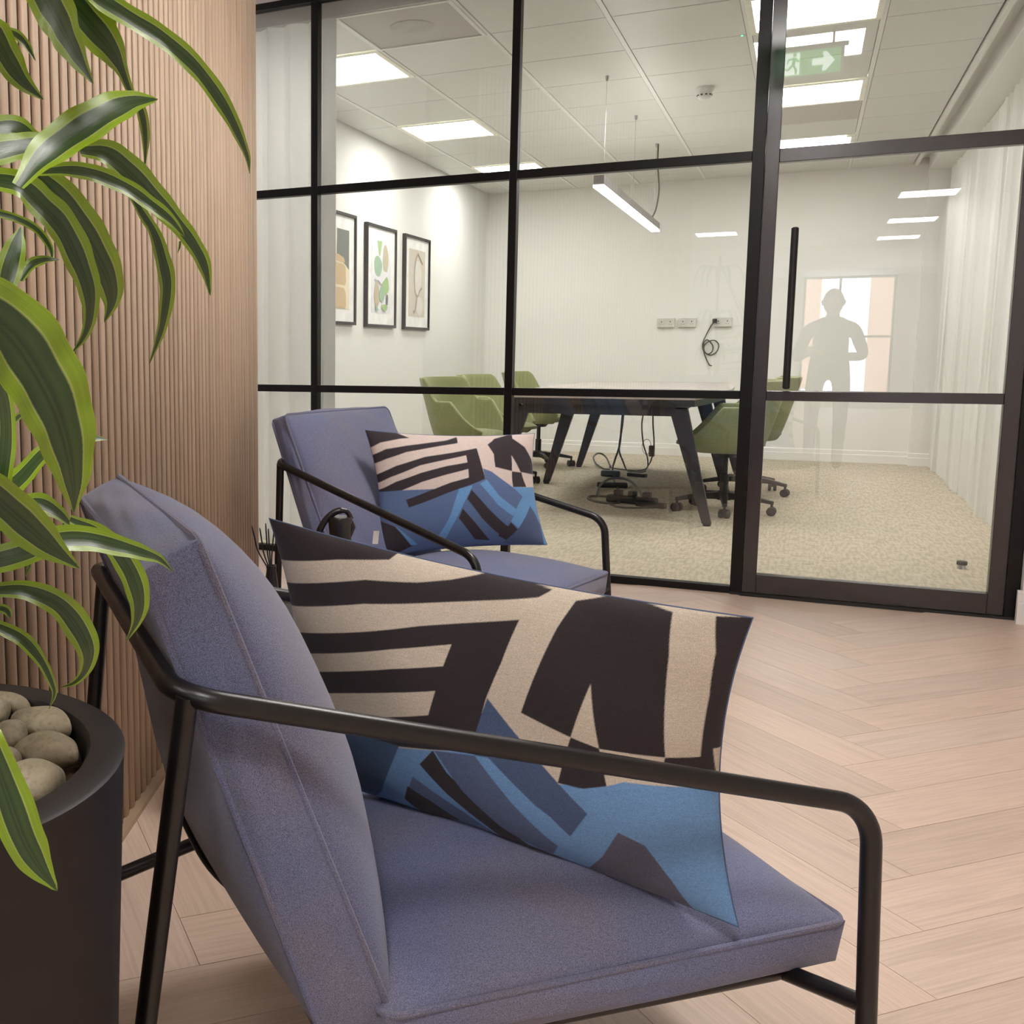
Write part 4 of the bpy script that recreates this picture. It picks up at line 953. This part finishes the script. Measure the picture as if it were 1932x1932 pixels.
# ------------------------------------------------------------------ pendant
pe = empty('pendant_light', (-1.147, 7.68, 2.636)); tag(pe, 'long linear pendant lamp hanging over the meeting table', 'pendant light')
y0_, y1_ = 6.42-7.68, 9.0-7.68; zb_ = 1.975-2.636; zt_ = zb_+.068
b = MB(); b.box((-.03, y0_, zb_+.01), (.03, y1_, zt_)); bevel(b.build('housing', simple('grey_anodised_housing', (.17, .155, .15), .4), pe), .003)
MB().box((-.0305, y0_-.002, zb_), (.0305, y1_+.002, zb_+.012)).build('diffuser', emit('pendant_diffuser', (1, .99, .96), PENDANT), pe)
MB().box((-.02, y0_+.03, zt_), (.02, y1_-.03, zt_+.004)).build('uplight', emit('pendant_uplight', (1, .97, .90), 14), pe)
for y in (6.58, 7.75, 8.85):
    yy = y-7.68
    MB().tube([(0, yy, 0), (0, yy, zt_)], .0013, 6).build('wire', M_CHROME, pe); MB().lathe([(.011, 0), (.009, -.02), (.004, -.03), (0, -.03)], 12, (0, yy, 0)).build('ceiling_hook', M_CHROME, pe, True)
    MB().lathe([(.006, 0), (.006, .02), (.0, .02)], 10, (0, yy, zt_)).build('gripper', M_CHROME, pe, True)
MB().tube(spline([(.01, 8.87-7.68, 0), (.012, 8.87-7.68, -.15), (.03, 8.87-7.68, -.35), (.02, 8.80-7.68, zt_+.08), (.0, 8.70-7.68, zt_)], 6), .006, 8).build('power_cord', M_CABLE, pe, True)

# ------------------------------------------------------------------ sockets and loose cable on the back wall
for k, (x0_, lab) in enumerate(((-1.328, 'double wall socket, left one of the three behind the table'), (-1.133, 'double wall socket, middle one of the three behind the table'), (-.815, 'double wall socket with a grey plug and a looped cable, right one of the three'))):
    e = empty('wall_socket', (x0_+.08, YF, 1.247)); tag(e, lab, 'socket', 'wall sockets behind the table')
    bevel(MB().box((-.08, -.03, 0), (.08, 0, .09)).build('back_box', M_SOCKET, e), .004); bevel(MB().box((-.076, -.034, .004), (.076, -.029, .086)).build('face_plate', M_SOCKET, e), .002)
    m = MB()
    for x in (-.04, .04):
        m.box((x-.004, -.0355, .05), (x+.004, -.0335, .062)); m.box((x-.014, -.0355, .03), (x-.006, -.0335, .034)); m.box((x+.006, -.0355, .03), (x+.014, -.0335, .034))
    m.build('pin_hole', M_BLACK, e)
def on_wall(L_): return [at_y(x, y, YF-.02) for x, y in L_]
Pw = on_wall([(1349, 606), (1341, 616), (1332, 632), (1326, 648), (1327, 662), (1335, 668), (1343, 664), (1345, 654), (1340, 645), (1333, 641), (1328, 648), (1330, 664), (1340, 670), (1352, 664), (1356, 652), (1350, 643), (1340, 643), (1330, 650), (1328, 662), (1332, 676), (1338, 688), (1343, 690)])
o0 = Pw[0]; e = empty('charger_cable', (o0[0], YF, 0)); tag(e, 'thin grey cable looped on the back wall, hanging from the right socket', 'cable')
MB().tube([p_+np.array([0, -.012*math.sin(i*.5), 0])-np.array([o0[0], YF, 0]) for i, p_ in enumerate(spline(Pw, 5))], .0055, 8).build('cord', M_CABLE, e, True)
bevel(MB().box((-.02, -.07, 1.285), (.02, -.034, 1.325)).build('plug', M_CABLE2, e), .005)

# ------------------------------------------------------------------ cables under the table
def fl_(x, y, z=.006): return at_z(x, y, z)
def cable(P, r, m, label, name='cable'):
    P = [np.array(p_, float) for p_ in P]; c0 = P[0]*np.array([1, 1, 0]); e = obj_tube(name, P, r, m, c0); tag(e, label, 'cable', 'cables under the meeting table'); return e
def obj_tube(name, P, r, m, c0):
    o = MB().tube([p_-c0 for p_ in spline(P, 7)], r, 8).build(name, m, None, True); o.location = c0; return o
hang = lambda x, y, Y: at_y(x, y, Y)
cable([hang(1176, 764, 7.55), hang(1173, 800, 7.55), hang(1169, 840, 7.55), hang(1160, 868, 7.52), fl_(1156, 884, .03), fl_(1158, 905), fl_(1166, 922), fl_(1172, 936)], .007, M_CABLE, 'dark cable dropping from the table rail straight to the black adapter')
cable([hang(1178, 764, 7.6), hang(1174, 805, 7.6), hang(1168, 846, 7.6), hang(1176, 872, 7.6), fl_(1184, 888, .02), fl_(1200, 892), fl_(1218, 889)], .006, M_CABLE, 'dark cable hanging beside the first and running to the right along the carpet')
cable([hang(1217, 766, 7.9), hang(1211, 800, 7.9), hang(1214, 838, 7.9), hang(1222, 866, 7.9), fl_(1220, 884, .02), fl_(1204, 888), fl_(1176, 886), fl_(1150, 882)], .005, M_CABLE, 'thin cable hanging left of the small clipped coil')
cable([hang(1232, 766, 7.9), hang(1232, 800, 7.9), hang(1234, 838, 7.9), hang(1229, 866, 7.9), fl_(1222, 880, .02), fl_(1214, 886), fl_(1190, 890)], .005, M_CABLE, 'thin cable hanging right through the small clipped coil')
cable([fl_(1152, 880), fl_(1143, 862, .05), fl_(1130, 855, .08), fl_(1120, 862, .06), fl_(1124, 874, .03), fl_(1138, 884), fl_(1150, 886)], .008, M_CABLE, 'cable loop standing up at the left of the adapters')
cable([fl_(1126, 936), fl_(1131, 918, .03), fl_(1146, 905, .05), fl_(1168, 902, .06), fl_(1190, 908, .05), fl_(1206, 925, .03), fl_(1212, 940)], .009, M_CABLE, 'big arched cable loop in front of the adapters')
cable([fl_(1128, 936), fl_(1112, 937), fl_(1112, 942), fl_(1140, 949), fl_(1168, 948), fl_(1150, 938), fl_(1130, 936)], .009, M_CABLE, 'flat cable coil lying at the left of the power strip')
cable([fl_(1152, 952), fl_(1170, 957), fl_(1200, 958), fl_(1235, 957)], .007, M_CABLE, 'cable lying along the carpet in front of the power strip')
cable([fl_(1160, 925), fl_(1172, 938), fl_(1165, 948)], .006, M_CABLE, 'short cable between the oblong adapter and the power strip')
def ob(name, x, y, L_, w_, h, rot, m, label, cat):
    q = at_z(x, y, h/2); e = empty(name, (q[0], q[1], 0), math.radians(rot)); tag(e, label, cat)
    bevel(MB().box((-L_/2, -w_/2, 0), (L_/2, w_/2, h)).build('body', m, e), min(h, w_)*.25, 3); return e
e = ob('power_strip', 1192, 943, .34, .075, .05, -15, M_CABLE2, 'black power strip with plugs on the carpet under the table', 'power strip')
for k in range(3): bevel(MB().box((-.12+k*.1, -.025, .05), (-.07+k*.1, .025, .085)).build('plug', M_CABLE2, e), .006)
ob('power_strip', 1228, 952, .20, .05, .035, -18, M_BLACK, 'short black connector block right of the power strip', 'power strip')
ob('power_adapter', 1155, 915, .22, .05, .04, 14, M_BLACK, 'oblong black adapter inside the arched cable loop', 'adapter')
ob('power_adapter', 1152, 893, .15, .08, .05, 4, simple('slate_blue_plastic', (.03, .045, .055), .4), 'slate-coloured adapter box at the back of the cable heap', 'adapter')
ob('power_adapter', 1202, 896, .16, .05, .03, -20, M_BLACK, 'small black adapter right of the slate-coloured one', 'adapter')
q = at_y(1229, 851, 7.9); e = empty('cable_clip', (q[0], q[1], 0)); tag(e, 'small brown clip with a coil of thin wire hanging under the table', 'cable clip')
bevel(MB().box((-.018, -.012, q[2]-.04), (.022, .012, q[2]+.04)).build('clip', simple('brown_plastic_clip', (.13, .10, .06), .6), e), .005)
MB().tube(spline([(-.02+.03*math.cos(a)-.015, .01*math.sin(a*2), q[2]+.03+.055*math.sin(a)) for a in np.linspace(0, 4*PI, 22)], 3), .002, 6).build('wire_coil', M_CABLE, e, True)
# door stop on the carpet
q = at_z(1814, 1073, .0); e = empty('door_stop', (q[0], q[1], 0)); tag(e, 'small steel and black rubber door stop on the carpet behind the door', 'door stop')
MB().lathe([(.0, 0), (.019, 0), (.017, .018), (.017, .02), (.0, .02)], 24).build('steel_body', M_CHROME, e, True)
MB().lathe([(.0, .019), (.021, .019), (.022, .022), (.022, .034), (.019, .037), (.0, .037)], 24).build('rubber_cap', M_BLACK, e, True)

# ------------------------------------------------------------------ photographer (seen as a reflection in the door glass)
def skin(name, verts, edges, radii, mat, par, root=0, sub=2):
    me = bpy.data.meshes.new(name); me.from_pydata(verts, edges, []); o = link(name, me, mat, par)
    md = o.modifiers.new('skin', 'SKIN'); md.use_smooth_shade = True
    for i, r in enumerate(radii):
        rr = r if hasattr(r, '__len__') else (r, r); me.skin_vertices[0].data[i].radius = rr
    me.skin_vertices[0].data[root].use_root = True
    s_ = o.modifiers.new('sub', 'SUBSURF'); s_.levels = sub; s_.render_levels = sub; return o
ph = empty('person', (.17, -.46, 0)); tag(ph, 'person in dark clothes photographing with a phone, a silhouette reflected in the door glass', 'person')
M_DARKCL = simple('dark_navy_clothes', (.018, .018, .022), .85); M_SKIN = simple('skin', (.42, .25, .18), .55); M_HAIR = simple('dark_hair', (.02, .013, .01), .6)
# joints (local: +y towards the glass)
V = [(0, -.10, .86), (0, -.06, 1.0), (0, .02, 1.14), (0, .07, 1.22), (0, .11, 1.285), (0, .14, 1.35),      # pelvis .. head base
     (-.10, -.10, .83), (-.115, .02, .47), (-.12, -.06, .09), (-.12, .06, .045),                             # left leg
     (.10, -.10, .83), (.105, -.02, .46), (.10, -.14, .09), (.10, -.02, .045),                              # right leg
     (-.17, .06, 1.20), (-.255, .10, .96), (-.19, .315, .985), (-.14, .375, 1.0),                             # left arm
     (.17, .06, 1.20), (.25, .10, .97), (-.02, .32, .975), (-.08, .375, .985)]                               # right arm
E_ = [(0, 1), (1, 2), (2, 3), (3, 4), (4, 5), (0, 6), (6, 7), (7, 8), (8, 9), (0, 10), (10, 11), (11, 12), (12, 13), (3, 14), (14, 15), (15, 16), (16, 17), (3, 18), (18, 19), (19, 20), (20, 21)]
Rd = [(.15, .11), (.14, .10), (.155, .105), (.13, .09), (.055, .055), (.05, .055), .085, .058, .042, .034, .085, .058, .042, .034, .06, .045, .028, .022, .06, .045, .028, .022]
body = skin('body', V, E_, Rd, M_DARKCL, ph)
# head with face
hd = []; n1, n2 = 24, 18
hc = np.array([0, .175, 1.405]); tl = math.radians(22)
Vh = []; Fh = []
for i in range(n2+1):
    th = PI*i/n2
    for j in range(n1):
        f = 2*PI*j/n1; x = .074*math.sin(th)*math.cos(f); y = .094*math.sin(th)*math.sin(f); z = .112*math.cos(th)
        if y > 0: y *= .92; z -= 0
        if z < -.03: x *= 1-.28*(-z-.03)/.08
        if y > .07 and -.03 < z < .02: y += .018*math.exp(-(x/.012)**2)*math.exp(-((z+.015)/.02)**2)
        if y > .05: y -= .008*math.exp(-((abs(x)-.03)/.014)**2)*math.exp(-((z-.012)/.012)**2)
        Vh.append((hc[0]+x, hc[1]+y*math.cos(tl)+z*math.sin(tl)*1.0, hc[2]+z*math.cos(tl)-y*math.sin(tl)))
for i in range(n2):
    for j in range(n1): Fh.append((i*n1+j, (i+1)*n1+j, (i+1)*n1+(j+1) % n1, i*n1+(j+1) % n1))
head = obj('head', Vh, Fh, M_SKIN, ph, True)
def hp(x, y, z): return (hc[0]+x, hc[1]+y*math.cos(tl)+z*math.sin(tl), hc[2]+z*math.cos(tl)-y*math.sin(tl))
for s_ in (-1, 1):
    MB().tube([hp(s_*.03-.006, .083, .012), hp(s_*.03+.006, .083, .012)], [.005, .005], 10).build('eye', M_BLACK, head, True)
    MB().tube([hp(s_*.074, -.005, -.02), hp(s_*.082, -.01, .01), hp(s_*.076, -.005, .025)], [.007, .011, .008], 10).build('ear', M_SKIN, head, True)
MB().tube([hp(-.022, .085, -.052), hp(0, .09, -.053), hp(.022, .085, -.052)], [.003, .005, .003], 8).build('mouth', simple('lips', (.35, .13, .11), .5), head, True)
Vh = [tuple(np.array(hp(0, 0, 0))+(np.array(v)-np.array(hp(0, 0, 0)))*1.09) for v in Vh]
keep = [f for f in Fh if np.mean([(Vh[i][2]-hc[2])*math.cos(tl)+(Vh[i][1]-hc[1])*math.sin(tl) for i in f]) > .0-.0 and np.mean([(Vh[i][1]-hc[1])*math.cos(tl)-(Vh[i][2]-hc[2])*math.sin(tl) for i in f]) < .062]
h = obj('hair', Vh, keep, M_HAIR, head, True); sd = h.modifiers.new('s', 'SOLIDIFY'); sd.thickness = .012
for side, wr_, kn in ((-1, (-.14, .375, 1.0), 1), (1, (-.08, .375, .985), -1)):
    base = np.array(wr_); hv = [tuple(base), tuple(base+(0.0, .03, .012))]; he = [(0, 1)]; hr = [.022, (.024, .014)]
    for k in range(4):
        b0 = base+np.array([(-.018+.012*k), .052, .012]); i0 = len(hv)
        hv += [tuple(b0), tuple(b0+(kn*.004, .022-.002*abs(k-1.5), .012)), tuple(b0+(kn*.010, .030-.003*abs(k-1.5), .028))]; he += [(1, i0), (i0, i0+1), (i0+1, i0+2)]; hr += [.0095, .0085, .007]
    i0 = len(hv); hv += [tuple(base+(kn*.026, .03, .02)), tuple(base+(kn*.03, .045, .035))]; he += [(1, i0), (i0, i0+1)]; hr += [.010, .008]
    skin('hand', hv, he, hr, M_SKIN, body, 0, 2)
px = empty('phone', (.055, -.045, .98)); tag(px, 'dark phone held upright in the photographer\'s hands', 'phone')
bevel(MB().box((-.075, -.004, 0), (.075, .004, .075)).build('body', M_BLACK, px), .003)
